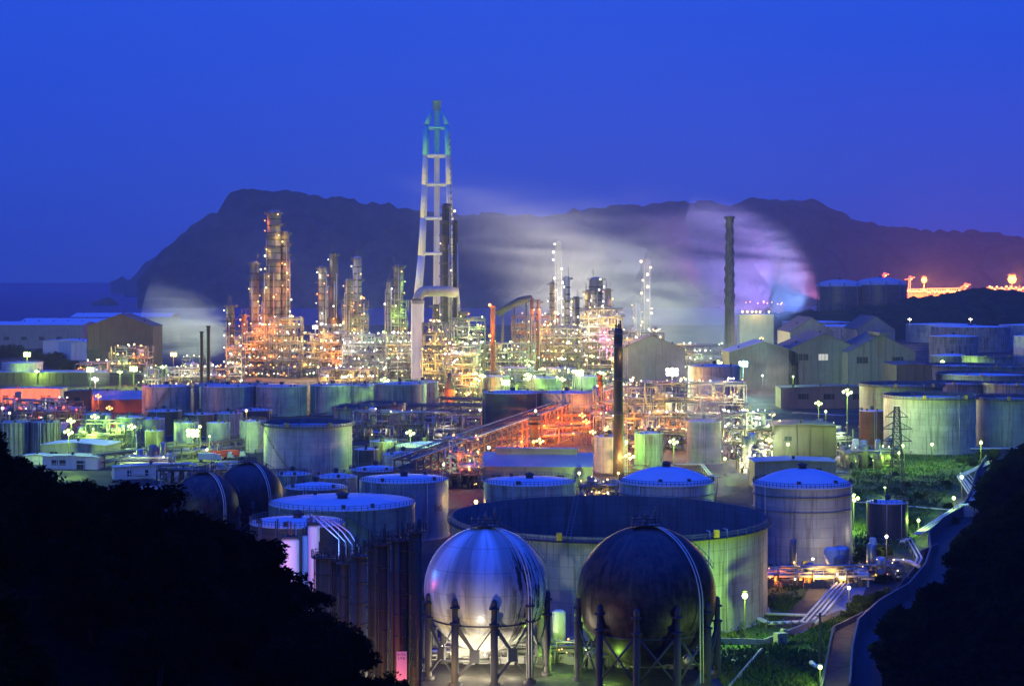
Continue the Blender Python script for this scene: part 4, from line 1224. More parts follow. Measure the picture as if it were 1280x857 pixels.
# the yellow pipe furnace block in the middle right
unit(782, 930, 0, 728, 14, 4, 'long three storey frame full of yellow lit pipes behind the black vent stack', ('Y', 'W', 'Y', 'O'), 60, 12, 5200, 2.0, seed=77, lvh=6.6, vess=14, br=.3)
unit(745, 800, 0, 735, 12, 4, 'white lit frame left of the long yellow one', ('W', 'Y'), 24, 4, 4200, 2.0, lvh=6.0, br=.3)
unit(902, 965, 0, 690, 12, 3, 'white blazing pipe maze by the brightest floodlight', ('W', 'Y', 'GW'), 34, 7, 9000, 2.4, lvh=5.5, br=.3)
unit(925, 965, 0, 640, 10, 2, 'yellow lit pipe stand before the wet yard', ('Y', 'W'), 16, 3, 5000, 2.0, lvh=4.0, br=.25)
unit(1018, 1066, 0, 720, 10, 2, 'green lit manifold left of the rusty tank', ('GW', 'G'), 6, 2, 1600, 1.6, lvh=4.5, br=.22)
unit(1056, 1128, 0, 655, 16, 1, 'blue green switchyard below the pylon', ('G',), 4, 2, 1500, 2.2, lvh=5.5, br=.22, vess=12)
unit(560, 600, 0, 590, 10, 3, 'slender pipe frame with red lamps behind the white sphere', ('O', 'R', 'Y'), 12, 3, 1800, 2.0, lvh=5.0, br=.25)
unit(726, 774, 0, 560, 8, 1, 'low pipe cluster between the gabled shed and the domed tank', ('Y', 'W'), 8, 2, 2200, 2.6, lvh=4.5, br=.22)
unit(150, 210, 0, 640, 12, 1, 'white lit equipment yard left of the pipe bridge', ('W', 'GW'), 8, 3, 1500, 2.4, lvh=4.0, br=.22, vess=12)
unit(92, 168, 0, 730, 12, 2, 'green lit pipe frame right of the ribbed tanks', ('G',), 6, 2, 4000, 1.6, lvh=5.0, br=.25)
unit(196, 330, 0, 575, 6, 1, 'dark pipe bridge above the two dark spheres', ('W',), 3, 1, 800, 1.8, DSTEEL, lvh=8, br=.2)
unit(0, 95, 0, 860, 14, 2, 'busy blue grey plant roof line at the left edge', 'WR', 10, 2, 1800, 1.6, lvh=5)
unit(440, 600, 0, 770, 8, 2, 'long blue grey pipe gantry behind the small blue roofs', ('W', 'Y'), 6, 2, 900, 2.0, lvh=5.5, br=.22)
unit(542, 720, 0, 322, 5, 1, 'bright clutter of pipes and valves under the white sphere', ('W', 'Y', 'O'), 10, 0, 900, 5.0, lvh=2.4, br=.12, vess=8, name='valve_yard')
unit(720, 890, 0, 318, 5, 1, 'dim clutter of pipes under the dark sphere', ('G',), 2, 0, 500, 2.5, lvh=2.2, br=.1, vess=4, name='valve_yard')
unit(955, 1085, 0, 402, 5, 1, 'white and orange lit valves and pipes at the road end', ('Y', 'W', 'O'), 8, 5, 1500, 3.0, lvh=2.6, br=.16, vess=6, name='valve_yard', steel=WPIPE)
unit(1080, 1130, 0, 410, 5, 1, 'orange glinting valves among the bushes at the road end', ('O', 'W', 'Y'), 6, 2, 700, 3.0, lvh=2.2, br=.16, vess=4, name='valve_yard')

# ------------------------------------------------------------------ stacks
def four_leg_stack():
    Y = 1290.0; X = (546-640)/F*Y
    H = CH + (HZ-126)/F*Y
    k = Y/F
    root = thing('flue_stack', 'giant white four legged flue stack rising above the mountain', 'chimney', (X, Y, 0))
    s = MB(); s.lathe([(4.6*k, 40), (3.6*k, 120), (3.4*k, H-8*k)], 24); s.build('flue', STACKW, root)
    s = MB(); s.lathe([(3.4*k, H-13*k), (5.2*k, H-9*k), (5.2*k, H-2*k), (6.4*k, H-1.8*k), (6.4*k, H), (4.6*k, H), (4.6*k, H-4*k)], 24); s.build('stack_head', paint('grey blue stack cap', (0.12,0.30,0.40), (0.1,0.1,0.1), .4, .6), root)
    def hw(z):   # half spacing of the legs at height z, in metres
        py = HZ-(z-CH)/k
        return interp([(120, 3.5), (136, 6.0), (158, 13.0), (190, 14.0), (250, 15.5), (320, 19), (380, 24.5), (470, 31)], py)*k
    zs = [0, 35, CH-(380-HZ)*k, CH+(HZ-320)*k, CH+(HZ-273)*k, CH+(HZ-232)*k, CH+(HZ-195)*k]
    for sx in (-1, 1):
        for sy in (-1, 1):
            l = MB(); pts = [(sx*hw(z), sy*hw(z), z) for z in zs]
            for (p, q) in zip(pts, pts[1:]):
                r0 = interp([(0, 4.2), (60, 3.9), (120, 3.3), (160, 2.9)], p[2])*k; r1 = interp([(0, 4.2), (60, 3.9), (120, 3.3), (160, 2.9)], q[2])*k
                l.tube(p, q, r0, 14, r1)
            l.build('leg', STACKW, root)
            l = MB(); pts = [(sx*hw(z), sy*hw(z), z) for z in [CH+(HZ-195)*k, CH+(HZ-158)*k, CH+(HZ-138)*k]]
            l.tube(pts[0], pts[1], 3.4*k, 14, 3.0*k); l.tube(pts[1], pts[2], 2.6*k, 14, 2.0*k)
            l.build('upper_leg', STACKB, root)
    s = MB(); s.lathe([(3.6*k, CH+(HZ-195)*k), (3.6*k, CH+(HZ-139)*k)], 20); s.build('upper_flue', STACKB, root)
    for py in (160, 195, 231, 273, 317, 362):
        z = CH+(HZ-py)*k; w = hw(z); c = MB()
        th = 1.6*k
        for a, b_ in (((-w,-w),(w,-w)),((w,-w),(w,w)),((w,w),(-w,w)),((-w,w),(-w,-w))): c.tube((*a, z), (*b_, z), th, 8)
        c.lathe([(w*1.0+2.5*k, z-.6*k), (w+4*k, z-.6*k), (w+4*k, z+.6*k), (w+2.5*k, z+.6*k)], 4, smooth=False, a0=PI/4, a1=PI/4+2*PI) if False else None
        c.tube((-w,0,z), (w,0,z), th*.8, 8); c.tube((0,-w,z), (0,w,z), th*.8, 8)
        c.build('cross_brace', STACKW if py > 180 else STACKB, root)
    st = MB()
    for q in range(60):
        z0 = 45 + q*2.2; sg = 1 if q % 2 else -1
        w = hw(z0)
        st.tube((w*1.0+3*k, -w+sg*3, z0), (w*1.0+3*k, -w-sg*3, z0+2.2), .35, 4)
    st.build('stair', STEEL, root)
    bulb((hw(120)+4, -hw(120)-4, 120), 'Y', .9, root)
    return root
four_leg_stack()
# pinkish vertical flue with the elbow duct
Y = 1195.0; k = Y/F; X = (522-640)*k
root = thing('flue_duct', 'thick pinkish white flue with an elbow duct at its top', 'chimney', (X, Y, 0))
s = MB(); s.lathe([(8.4*k, 0), (8.0*k, CH+(HZ-376)*k)], 32); s.build('flue', STACKW, root)
s = MB(); z0 = CH+(HZ-376)*k; s.lathe([(8.6*k, z0-2), (8.6*k, z0+.5)], 32)
pts = [(0,0,z0)] + [((10-10*math.cos(a))*k, 3*math.sin(a), z0+(12*math.sin(a))*k) for a in (rad(15), rad(35), rad(55), rad(75), rad(90))] + [(34*k, 12, z0+12*k), (44*k, 30, z0+10*k)]
s.path(pts, 6.6*k, 16); s.build('elbow_duct', paint('grey duct', (0.30,0.31,0.33), (0.12,0.1,0.1), .5, .5), root)
# dark wrapped chimney
Y = 1450.0; k = Y/F; H = CH+(HZ-272)*k
root = thing('chimney', 'dark rough chimney with winding strakes standing in the coloured plume', 'chimney', ((912-640)*k, Y, 0))
CHM = paint('sooty chimney concrete', (0.17, 0.17, 0.18), (0.04, 0.04, 0.04), .9, .8, scale=.15)
s = MB(); s.lathe([(6.8*k, 0), (5.6*k, H*.6), (4.4*k, H-6), (4.4*k, H)], 28); s.build('shaft', CHM, root)
s = MB(); s.lathe([(5.2*k, H-1), (6.6*k, H-.8), (6.6*k, H+1), (4.4*k, H+1), (4.4*k, H-1)], 24); s.build('rim', CHM, root)
for q in range(3):
    s = MB(); pts = []
    for j in range(90):
        z = H*(.40+.59*j/89); a = q*2.1 + j*.19; r_ = interp([(0, 6.8), (H*.6, 5.6), (H-6, 4.4), (H, 4.4)], z)*k+.25
        pts.append((r_*math.cos(a), r_*math.sin(a), z))
    s.path(pts, .6, 5); s.build('strake', CHM, root)
s = MB(); s.tube((-5.4*k, -3, 20), (-4.6*k, -3, H-8), .4, 5); s.build('ladder', STEEL, root)
# black vent stack in front
Y = 628.0; k = Y/F
root = thing('vent_stack', 'black vent stack with a railed head in front of the lit frames', 'chimney', ((773-640)*k, Y, 0))
zt = CH+(HZ-412)*k
s = MB(); s.lathe([(7.2*k, 0), (6.8*k, 4), (6.0*k, zt*.6), (5.4*k, zt), (4.2*k, zt+.5), (.1, zt+.5)], 28); s.build('shaft', BLACK, root)
for z in (zt-1.5, zt-6.2, zt-18, zt-30):
    s = MB(); s.lathe([(7*k, z), (12*k, z), (12*k, z+.15), (7*k, z+.15)], 20, a0=-PI*.9 if z < zt-3 else 0, a1=.3 if z < zt-3 else 2*PI)
    for q in range(18):
        a = q*2*PI/18; x, y = 11.8*k*math.cos(a), 11.8*k*math.sin(a); x2, y2 = 11.8*k*math.cos(a+.35), 11.8*k*math.sin(a+.35)
        if z < zt-3 and y > .3: continue
        s.tube((x,y,z), (x,y,z+1.1), .06, 4); s.tube((x,y,z+1.1), (x2,y2,z+1.1), .06, 4); s.tube((x,y,z+.55), (x2,y2,z+.55), .05, 4)
    s.build('platform', STEEL, root)
s = MB()
for x in (-.8, 0, .7): s.tube((x, 0, zt), (x, 0, zt+2.2+abs(x)*1.5), .28, 8)
s.tube((-1.2, 0, zt+1.2), (1.2, 0, zt+1.2), .2, 6); s.build('burner_tip', DSTEEL, root)
s = MB(); x = 6.9*k
for e_ in (0, .7): s.tube((x+.4+e_, -1.2, 0), (x+.4+e_, -1.2, zt), .07, 4)
for q in range(int(zt/1.0)): s.tube((x+.4, -1.2, q), (x+1.1, -1.2, q), .05, 4)
s.build('ladder', WPIPE, root)
light((2, -3.5, zt-9), 'Y', 300, root)
light((10*k, -5, 12), 'O', 1200, root); light((-8*k, -5, 5), 'Y', 900, root)
# twin thin black stacks on the left, and other single masts
for px, yt, w, Y, lb, mt in [(252, 414, 4.2, 1100, 'shorter of the twin thin black stacks', BLACK), (260.5, 407, 4.6, 1105, 'taller of the twin thin black stacks', BLACK),
                         (616, 382, 5.5, 1180, 'rusty red stack between red lamps', RSTEEL), (668, 520, 10, 640, 'rusty stack in front of the red lit pipe rack', RSTEEL),
                         (577, 548, 9, 640, 'dark pipe stack crossing the foot of the pipe rack', DSTEEL), (750, 468, 6, 800, 'dark thin stack left of the black vent stack', RSTEEL)]:
    k = Y/F; H = CH+(HZ-yt)*k
    root = thing('thin_stack', lb, 'chimney', ((px-640)*k, Y, 0))
    s = MB(); s.lathe([(w/2*k*1.1, 0), (w/2*k, H-1), (w/2*k*1.3, H-.8), (w/2*k*1.3, H), (w/2*k*.8, H)], 16); s.build('shaft', mt, root)
    s = MB()
    for z in (H*.35, H*.6, H-3): s.lathe([(w/2*k, z), (w/2*k+.9, z), (w/2*k+.9, z+.2), (w/2*k, z+.2)], 14)
    s.build('collar', DSTEEL, root)
    if px == 616:
        for z in (H+.5, H*.62): bulb((-2, -2, z), 'O', 1.1, root); light((-2, -3.5, z), 'O', 5000, root)
    if px == 668:
        s = MB(); s.boxc(0, 0, H*.93, 4.2, 4.2, .2); rail_rect(s, -2.1, -2.1, 2.1, 2.1, H*.93+.2, .07, 1.5)
        s.tube((.5,0,H), (.5,0,H+2), .5, 8); s.build('platform', STEEL, root)
        bulb((.4, -1, H+2), 'W', .5, root)
    if px == 577:
        for z, c_ in ((H*.55, 'O'), (H*.3, 'R'), (H*.8, 'O')): bulb((.3, -1.8, z), c_, .35, root); light((.5, -3, z), c_, 700, root)
# conveyor sloping up to the furnace top
def conveyor(p, q, w, label, mat):
    p = Vector(p); q = Vector(q); root = thing('conveyor', label, 'conveyor', (p.x, p.y, 0)); d = q-p; o = Vector((0,0,p.z))
    s = MB(); s.path([o, o+d*.33+Vector((0,0,w*.6)), o+d*.66+Vector((0,0,w*.9)), o+d], w, 8); s.build('gallery', mat, root)
    s = MB()
    for f in (.15, .5, .85):
        c = o+d*f; s.tube((c.x-1.5, c.y, 0), (c.x, c.y, c.z), .5, 5); s.tube((c.x+1.5, c.y, 0), (c.x, c.y, c.z), .5, 5)
    s.build('trestle', STEEL, root)
conveyor(P(622, 392, 1290), P(664, 373, 1300), 2.6, 'dark covered conveyor rising towards the red lit chimneys', DSTEEL)
# round orange furnace
Y = 985.0; k = Y/F
root = thing('furnace', 'round orange lit furnace with conical dark hood', 'furnace', ((562-640)*k, Y, 0))
s = MB(); s.lathe([(7*k, 0), (7*k, CH+(HZ-486)*k)], 28); s.build('drum', paint('hot orange steel', (0.6,0.2,0.08), (0.2,0.08,0.04), .4, .5), root)
z0 = CH+(HZ-486)*k; s = MB(); s.lathe([(7.6*k, z0), (7.2*k, z0+.6), (2.4*k, z0+5), (2.4*k, z0+9), (.1, z0+9)], 28); s.build('hood', DSTEEL, root)
bulb((-12*k, -3, z0-5), 'Y', .6, root); bulb((-15*k, -3, z0-8), 'O', .6, root); light((-10*k, -9, z0-4), 'O', 9000, root); light((6*k, -10, z0-7), 'O', 5000, root)

# ------------------------------------------------------------------ the long pipe rack lit orange
def rack(p, q, w, h, label, levels=3, npipe=8, mat=None, lights=(), name='pipe_rack', roofed=False):
    p = Vector((p[0], p[1], 0)); q = Vector((q[0], q[1], 0)); L_ = (q-p).length; a = math.atan2(q.y-p.y, q.x-p.x)
    root = thing(name, label, 'pipe rack', p, a)
    fr = MB(); n = int(L_/9)
    for k in range(n+1):
        x = L_*k/n
        for s_ in (-w/2, w/2):
            fr.boxc(x, s_, 0, .45, .45, h)
            if k < n:
                for l in range(levels): zz = h*l/levels; fr.tube((x, s_, zz), (x+L_/n, s_, zz+h/levels), .10, 4)
        for l in range(levels): z = h*(l+1.0)/levels; fr.box(x-.2, -w/2-.6, z-.45, x+.2, w/2+.6, z)
        if k < n:
            for s_ in (-w/2, w/2):
                for l in range(levels): z = h*(l+1.0)/levels; fr.box(x, s_-.12, z-.4, x+L_/n, s_+.12, z-.05)
                if k % 2 == 0: fr.tube((x, s_, 0), (x+L_/n, s_, h*.66), .12, 4)
    fr.build('frame', mat or STEEL, root)
    for l in range(levels):
        z = h*(l+1.0)/levels
        pp = MB()
        for k in range(npipe):
            y = -w/2 + w*(k+.5)/npipe; r_ = random.choice((.12, .18, .25, .32))
            pp.tube((-2, y, z+r_), (L_+2, y, z+r_), r_, 6)
            if k % 3 == 0: x = random.uniform(5, L_-5); pp.path([(x, y, z+r_), (x, y, z+2.2), (x+6, y, z+2.2), (x+6, y, z+r_)], r_, 6)
        pp.build('pipe_run', STEEL if l else WPIPE, root)
    if roofed:
        for s_ in (-w/2-.9, w/2+.9):
            gb = MB(); gb.tube((-8, s_, h+.7), (L_, s_, h+.7), .2, 6); gb.build('main_pipe', WPIPE, root)
    rl = MB()
    for s_ in (-w/2-.5, w/2+.5):
        for hh in (.6, 1.2): rl.tube((0, s_, h+hh), (L_, s_, h+hh), .09, 4)
        for k in range(n*3): rl.tube((L_*k/n/3, s_, h), (L_*k/n/3, s_, h+1.2), .07, 4, caps=False)
    rl.build('handrail', STEEL, root)
    for (f, z, c_, pw, s_) in lights:
        bulb((L_*f, s_*w/2-.0, z), c_, .45, root); light((L_*f, s_*(w/2+1.5), z), c_, pw, root)
    return root
rack((-34, 560), (64, 985), 7, 13, 'long diagonal pipe rack glowing orange at its far end', 4, 5, RSTEEL,
     [(.16, 6, 'GW', 1500, -1), (.35, 5, 'O', 9000, -1), (.45, 8, 'O', 16000, -1), (.52, 9, 'O', 16000, -1), (.55, 4, 'O', 16000, -1), (.62, 5, 'R', 18000, -1), (.7, 8, 'O', 16000, -1), (.8, 5, 'R', 16000, -1), (.9, 8, 'O', 14000, -1), (.26, 3, 'O', 2000, -1), (.58, 10, 'O', 4500, 1)], roofed=True)
rack(G(560, 560)[:2], G(720, 552)[:2], 6, 7, 'low dark rack in front of the red lit one', 2, 6, STEEL, [(.8, 4, 'R', 1600, -1), (.95, 4, 'O', 1800, -1)])
rack(G(660, 545)[:2], G(752, 540)[:2], 10, 9, 'red lit rack between the warehouse and the vent stack', 3, 6, RSTEEL, [(.5, 5, 'O', 8000, -1), (.85, 5, 'O', 9000, -1), (.2, 4, 'R', 7000, -1)])
rack(G(395, 512)[:2], G(640, 520)[:2], 8, 8, 'straight blue grey pipe rack behind the small tanks', 3, 8, STEEL, [(.02, 7, 'Y', 800, -1)])
rack(G(430, 530)[:2], G(600, 530)[:2], 6, 9, 'second straight pipe rack below the blue grey one', 3, 7, STEEL)
rack(G(125, 585)[:2], G(330, 562)[:2], 5, 5, 'pale pipe bridge curving above the dark spheres', 2, 6, STEEL, [(.3, 3, 'W', 500, -1), (.6, 3, 'W', 500, -1)])
# ------------------------------------------------------------------ buildings
def shed(pxc, pyb, w, d, eave, ridge_h, label, wall=SHEDG, roof=SHROOF, rz=0.0, wins=(), name='warehouse', ridge_along='y', monitor=False, doorx=None, Y=None, over=.5, pitch2=False):
    """pxc, pyb: ground point of the middle of the front; gable faces the viewer when the ridge runs along y"""
    g_ = G(pxc, pyb) if Y is None else Vector(((pxc-640)/F*Y, Y, 0))
    root = thing(name, label, 'building', g_, rz)
    s = MB()
    if ridge_along == 'y':
        A = [(-w/2, 0), (w/2, 0)]
        v = [(-w/2,0,0),(w/2,0,0),(w/2,0,eave),(0,0,ridge_h),(-w/2,0,eave)]
        i = len(s.v); s.v += v; s.face((i,i+1,i+2,i+3,i+4))
        i = len(s.v); s.v += [(x,d,z) for x,_,z in v]; s.face((i+4,i+3,i+2,i+1,i))
        s.quad((-w/2,d,0),(-w/2,0,0),(-w/2,0,eave),(-w/2,d,eave)); s.quad((w/2,0,0),(w/2,d,0),(w/2,d,eave),(w/2,0,eave))
        s.build('wall', wall, root)
        r = MB(); sl = (ridge_h-eave)/(w/2); ex = over
        for sg in (-1, 1):
            a = (sg*(w/2+ex), -ex, eave-sl*ex+.05); b_ = (0, -ex, ridge_h+.05); c = (0, d+ex, ridge_h+.05); e_ = (sg*(w/2+ex), d+ex, eave-sl*ex+.05)
            up = Vector((0,0,.22))
            q = [a,b_,c,e_] if sg < 0 else [b_,a,e_,c]
            i = len(r.v); r.v += [tuple(p) for p in q] + [tuple(Vector(p)+up) for p in q]
            for f_ in ((3,2,1,0),(4,5,6,7),(0,1,5,4),(1,2,6,5),(2,3,7,6),(3,0,4,7)): r.face(tuple(i+j for j in f_))
        r.build('roof', roof, root)
        if monitor:
            r = MB(); r.boxc(0, d/2-d*.35, ridge_h-.4, w*.16, d*.7, 2.0); r.build('roof_monitor', roof, root)
    else:
        v = [(-w/2,0,0),(-w/2,d,0),(-w/2,d,eave),(-w/2,d/2,ridge_h),(-w/2,0,eave)]
        i = len(s.v); s.v += v; s.face((i+4,i+3,i+2,i+1,i))
        i = len(s.v); s.v += [(w/2,y,z) for _,y,z in v]; s.face((i,i+1,i+2,i+3,i+4))
        s.quad((-w/2,0,0),(w/2,0,0),(w/2,0,eave),(-w/2,0,eave)); s.quad((w/2,d,0),(-w/2,d,0),(-w/2,d,eave),(w/2,d,eave))
        s.build('wall', wall, root)
        r = MB(); sl = (ridge_h-eave)/(d/2); ex = over
        for sg in (0, 1):
            if sg == 0: q = [(-w/2-ex,-ex,eave-sl*ex+.05),(w/2+ex,-ex,eave-sl*ex+.05),(w/2+ex,d/2,ridge_h+.05),(-w/2-ex,d/2,ridge_h+.05)]
            else: q = [(-w/2-ex,d/2,ridge_h+.05),(w/2+ex,d/2,ridge_h+.05),(w/2+ex,d+ex,eave-sl*ex+.05),(-w/2-ex,d+ex,eave-sl*ex+.05)]
            up = Vector((0,0,.22)); i = len(r.v); r.v += [tuple(p) for p in q] + [tuple(Vector(p)+up) for p in q]
            for f_ in ((3,2,1,0),(4,5,6,7),(0,1,5,4),(1,2,6,5),(2,3,7,6),(3,0,4,7)): r.face(tuple(i+j for j in f_))
        r.build('roof', roof, root)
        if monitor:
            r = MB(); r.box(-w*.42+1, d/2-1.3, ridge_h-.5, w*.36, d/2+1.3, ridge_h+1.4)
            o = r.build('roof_monitor', SHEDW, root)
            r = MB(); r.box(-w*.42+.6, d/2-1.9, ridge_h+1.41, w*.36+.4, d/2+1.9, ridge_h+1.7); r.build('monitor_roof', roof, o)
    rb_ = MB(); nn = max(3, int(w/4.5))
    for q in range(nn+1):
        x = -w/2 + w*q/nn; hh_ = eave if ridge_along != 'y' else eave + (ridge_h-eave)*(1-abs(x)/(w/2)) - .3
        rb_.box(x-.12, -.22, 0, x+.12, -.003, hh_)
    for zz in (eave*.45, eave*.98): rb_.box(-w/2, -.16, zz-.1, w/2, -.004, zz+.1)
    rb_.build('pilaster', wall, root)
    for q in range(max(1, int(w/14))):
        x = -w/2 + w*(q+.5)/max(1, int(w/14)); zr = ridge_h if ridge_along != 'y' else eave + (ridge_h-eave)*(1-abs(x)/(w/2))
        rv_ = MB(); rv_.lathe([(.5, zr*.97), (.5, zr+.9), (.9, zr+1.0), (.05, zr+1.5)], 10, x if ridge_along != 'y' else x, d*(.5 if ridge_along != 'y' else .3)); rv_.build('roof_vent', DSTEEL, root)
    for wn in wins:
        x, z, ww, hh = wn[:4]; lit = wn[4] if len(wn) > 4 else None
        m_ = MB(); t_ = .12
        m_.box(x-ww/2-t_, -.1, z-t_, x+ww/2+t_, -.02, z); m_.box(x-ww/2-t_, -.1, z+hh, x+ww/2+t_, -.02, z+hh+t_)
        m_.box(x-ww/2-t_, -.1, z, x-ww/2, -.02, z+hh); m_.box(x+ww/2, -.1, z, x+ww/2+t_, -.02, z+hh)
        for q in range(1, max(2, int(ww/1.6))): xx = x-ww/2+ww*q/max(2, int(ww/1.6)); m_.box(xx-.05, -.09, z, xx+.05, -.02, z+hh)
        fo = m_.build('window', STEEL, root)
        m_ = MB(); m_.box(x-ww/2, -.05, z, x+ww/2, -.015, z+hh); m_.build('pane', emit('lit window', (1.0, .80, .5), .4) if lit else GLASSD, fo)
    if doorx is not None:
        m_ = MB(); m_.box(doorx-1.8, -.08, 0, doorx+1.8, -.02, 4.0); m_.build('door', STEEL, root)
    return root
# warehouse with the clock-like mark
wh = shed(672, 0, 37, 14, 6.5, 10.5, 'blue grey roofed warehouse with a long roof monitor and yellow lit gable', SHEDW, SHROOF, rad(-4), [(-14,1.5,3,2),(-8,1.5,3,2),(0,1.5,3,2),(8,1.5,3,2)], ridge_along='x', monitor=True, Y=600)
m_ = MB(); m_.lathe([(1.5,-.05),(1.5,.05)], 24); 
m_.m = 0
dial = MB()
dial.box(18.52, 4.4, 6.4, 18.6, 4.7, 8.6); dial.box(18.52, 5.4, 5.6, 18.6, 9.2, 5.9) 
dial.tube((18.58, 7, 6.3), (18.58, 5.2, 8.2), .16, 4); dial.tube((18.58, 7, 6.3), (18.58, 9.0, 7.9), .16, 4)
dial.build('gable_mark', DSTEEL, wh)
light(wh.location + Vector((26, 2, 5)), 'Y', 2600, wh).location = (24, 4, 5)
# the pair of gabled sheds on the right
shed(1031, 476, 46, 60, 26, 36, 'weathered gabled shed with one lit window, left of its twin', SHEDG, SHROOFD, 0, [(-14, 19, 7, 4), (-1, 19, 6, 4, True)], Y=1120)
shed(1102, 476, 42, 50, 25, 36, 'weathered gabled shed right of the one with a lit window', SHEDG, SHROOFD, 0, [(-12, 18, 7, 4), (10, 18, 7, 4)], Y=1100, monitor=True)
shed(1015, 480, 30, 60, 34, 44, 'taller dark roofed shed behind the pair of gabled sheds', SHEDW, SHROOFD, 0, Y=1220)
shed(1095, 480, 26, 50, 36, 45, 'high dark gabled roof rising behind the right gabled shed', SHEDW, SHROOFD, 0, Y=1215)
shed(1143, 476, 21, 40, 19, 20, 'black flat sided shed at the end of the gabled pair', SHEDD, SHROOFD, 0, Y=1050)
shed(1045, 505, 60, 20, 11, 12, 'long low grey annex in front of the pair of gabled sheds', SHEDG, SHROOFD, 0, [(-18, 5, 6, 3), (-4, 5, 6, 3), (12, 5, 6, 3)], Y=960, name='annex')
shed(815, 470, 46, 40, 22, 31, 'speckled pyramid roofed shed in front of the plume', SHEDW, SHROOFD, 0, Y=1230)
shed(955, 520, 44, 40, 24, 31, 'dim gabled shed dissolving in teal steam', SHEDG, SHROOF, 0, Y=1120)
tank(893, 457, 66, 24, 'grey tank with flat lid behind the brightest white lamp', 'cone', G_SHELL, ROOFD, rise=1, rail=False)
# dark blocks beside the bright maze
shed(1004, 540, 26, 22, 12, 12.6, 'dark two step block behind the domed blue roof', SHEDD, SHROOFD, 0, [(-6, 6, 3, 2)], Y=700, name='pump_house')
shed(994, 595, 27, 14, 9, 9.5, 'grey concrete block directly behind the domed blue roof', CONC, ROOFD, 0, [(8, 5, 1.5, 2)], Y=590, name='pump_house')
# left: sheds along the coast
for px, w, Yb, e_, r_, lb, wl_, rf in [
    (30, 120, 1800, 24, 27, 'far pale shed with blue roof at the left edge', SHEDW, ROOFM),
    (100, 130, 1860, 25, 29, 'far pale shed with curved blue roof, middle of the shore row', SHEDW, ROOFM),
    (150, 110, 1950, 29, 33, 'far shed with blue roof nearest the left steam', SHEDG, ROOFM)]:
    shed(px, 0, w, 60, e_, r_, lb, wl_, rf, 0, [(-w*.3+q*w*.15, 9, 5, 3) for q in range(5)], ridge_along='x', Y=Yb)
shed(82, 0, 40, 30, 16, 17, 'white flat roofed block below the shore row of sheds', WHITEB, ROOFM, 0, [(10, 8, 3, 3), (16, 8, 1, 4)], Y=1560, name='block_house')
shed(102, 0, 18, 20, 15, 16, 'lilac white small block beside the white flat roofed one', WHITEB, ROOFM, 0, [(5, 6, 1.5, 5)], Y=1540, name='block_house')
shed(150, 0, 48, 36, 36, 45, 'dark gabled hall with an open lamp lit end at the left', SHEDD, SHROOFD, 0, [(-19, 10, 10, 9)], Y=1290)
shed(70, 0, 130, 20, 8, 9, 'long low blue roofed shed below the lone starry lamp', SHEDD, SHROOF, 0, ridge_along='x', Y=1180)
shed(38, 0, 34, 16, 8, 8.4, 'long low hall glowing red at the left edge', SHEDW, SHROOF, 0, [(-14, 2, 3.4, 2.4), (-8, 2, 3.4, 2.4), (7, 2, 2.4, 2.4), (10.4, 2, 2, 2.4)], Y=1000, name='office_hall')
light(((30-640)/F*985, 976, 7), (1,.16,.03), 22000); light(((5-640)/F*985, 976, 7), (1,.16,.03), 18000); light(((60-640)/F*985, 976, 7), (1,.16,.03), 16000)
shed(155, 0, 30, 16, 7, 11, 'small shed glowing orange between two orange lamps', RSTEEL, SHROOF, rad(20), ridge_along='x', Y=930)
shed(110, 0, 26, 16, 9, 9.6, 'dim red brown block left of the orange lamps', RSTEEL, SHROOFD, 0, [(-6, 4, 3, 2)], Y=960, name='block_house')
shed(20, 0, 60, 16, 5, 6, 'dull long roof below the red lit hall', SHEDD, ROOFD, 0, ridge_along='x', Y=880)
# workshop at lower left
ws = shed(92, 0, 26, 16, 6.2, 7.2, 'blue flat roofed workshop just above the black treetops', SHEDW, ROOFM, rad(-8), [(-8, 2, 3, 1.6)], Y=680, name='workshop')
shed(88, 0, 21, 9, 4.4, 4.9, 'low pale annex with two dark windows before the workshop', WHITEB, ROOFD, rad(-6), [(-6, 1.6, 2.2, 1.7), (-3, 1.6, 2.2, 1.7), (4, .1, 3, 3)], Y=652, name='annex')
shed(45, 0, 9, 5, 3.4, 3.8, 'little bluish hut at the left end of the workshop', WHITEB, ROOFM, 0, Y=668, name='hut')
shed(190, 0, 26, 6, 4.2, 4.6, 'long cream wall building left of the dark spheres', WHITEB, ROOFD, rad(22), [(-8, 1.2, 1.2, 1.8), (-2, 1.2, 1.2, 1.8), (4, 1.2, 1.2, 1.8)], Y=622, name='annex')
shed(165, 0, 24, 8, 3.2, 3.5, 'low concrete platform building before the white equipment yard', CONC, CONC, 0, Y=560, name='loading_dock')
# white machinery boxes, red trucks
def truck(px, py, rz, label, body, k=1.0):
    root = thing('truck', label, 'truck', G(px, py), rz, 'trucks in the yard')
    m_ = MB(); m_.boxc(-1, 0, 1.0, 6.5*k, 2.5, 2.4); m_.build('cargo_box', body, root)
    m_ = MB(); m_.slab([(2.4*k,-1.2),(4.6*k,-1.2),(4.6*k,1.2),(2.4*k,1.2)], .7, 2.0); m_.slab([(2.5*k,-1.15),(4.1*k,-1.15),(4.1*k,1.15),(2.5*k,1.15)], 2.0, 2.9); cb = m_.build('cab', WHITEB, root)
    m_ = MB(); m_.boxc(4.13*k, 0, 2.05, .05, 2.0, .7); m_.build('windscreen', GLASSD, cb)
    for x in (-3.2*k, 3.4*k):
        for y in (-1.15, 1.15):
            m_ = MB(); m_.tube((x, y-.15, .5), (x, y+.15, .5), .5, 14); m_.build('wheel', BLACK, root)
truck(277, 574, 0, 'red truck parked left under the pale tanks row', REDP)
truck(292, 573, .1, 'second red truck parked right under the pale tanks row', REDP)
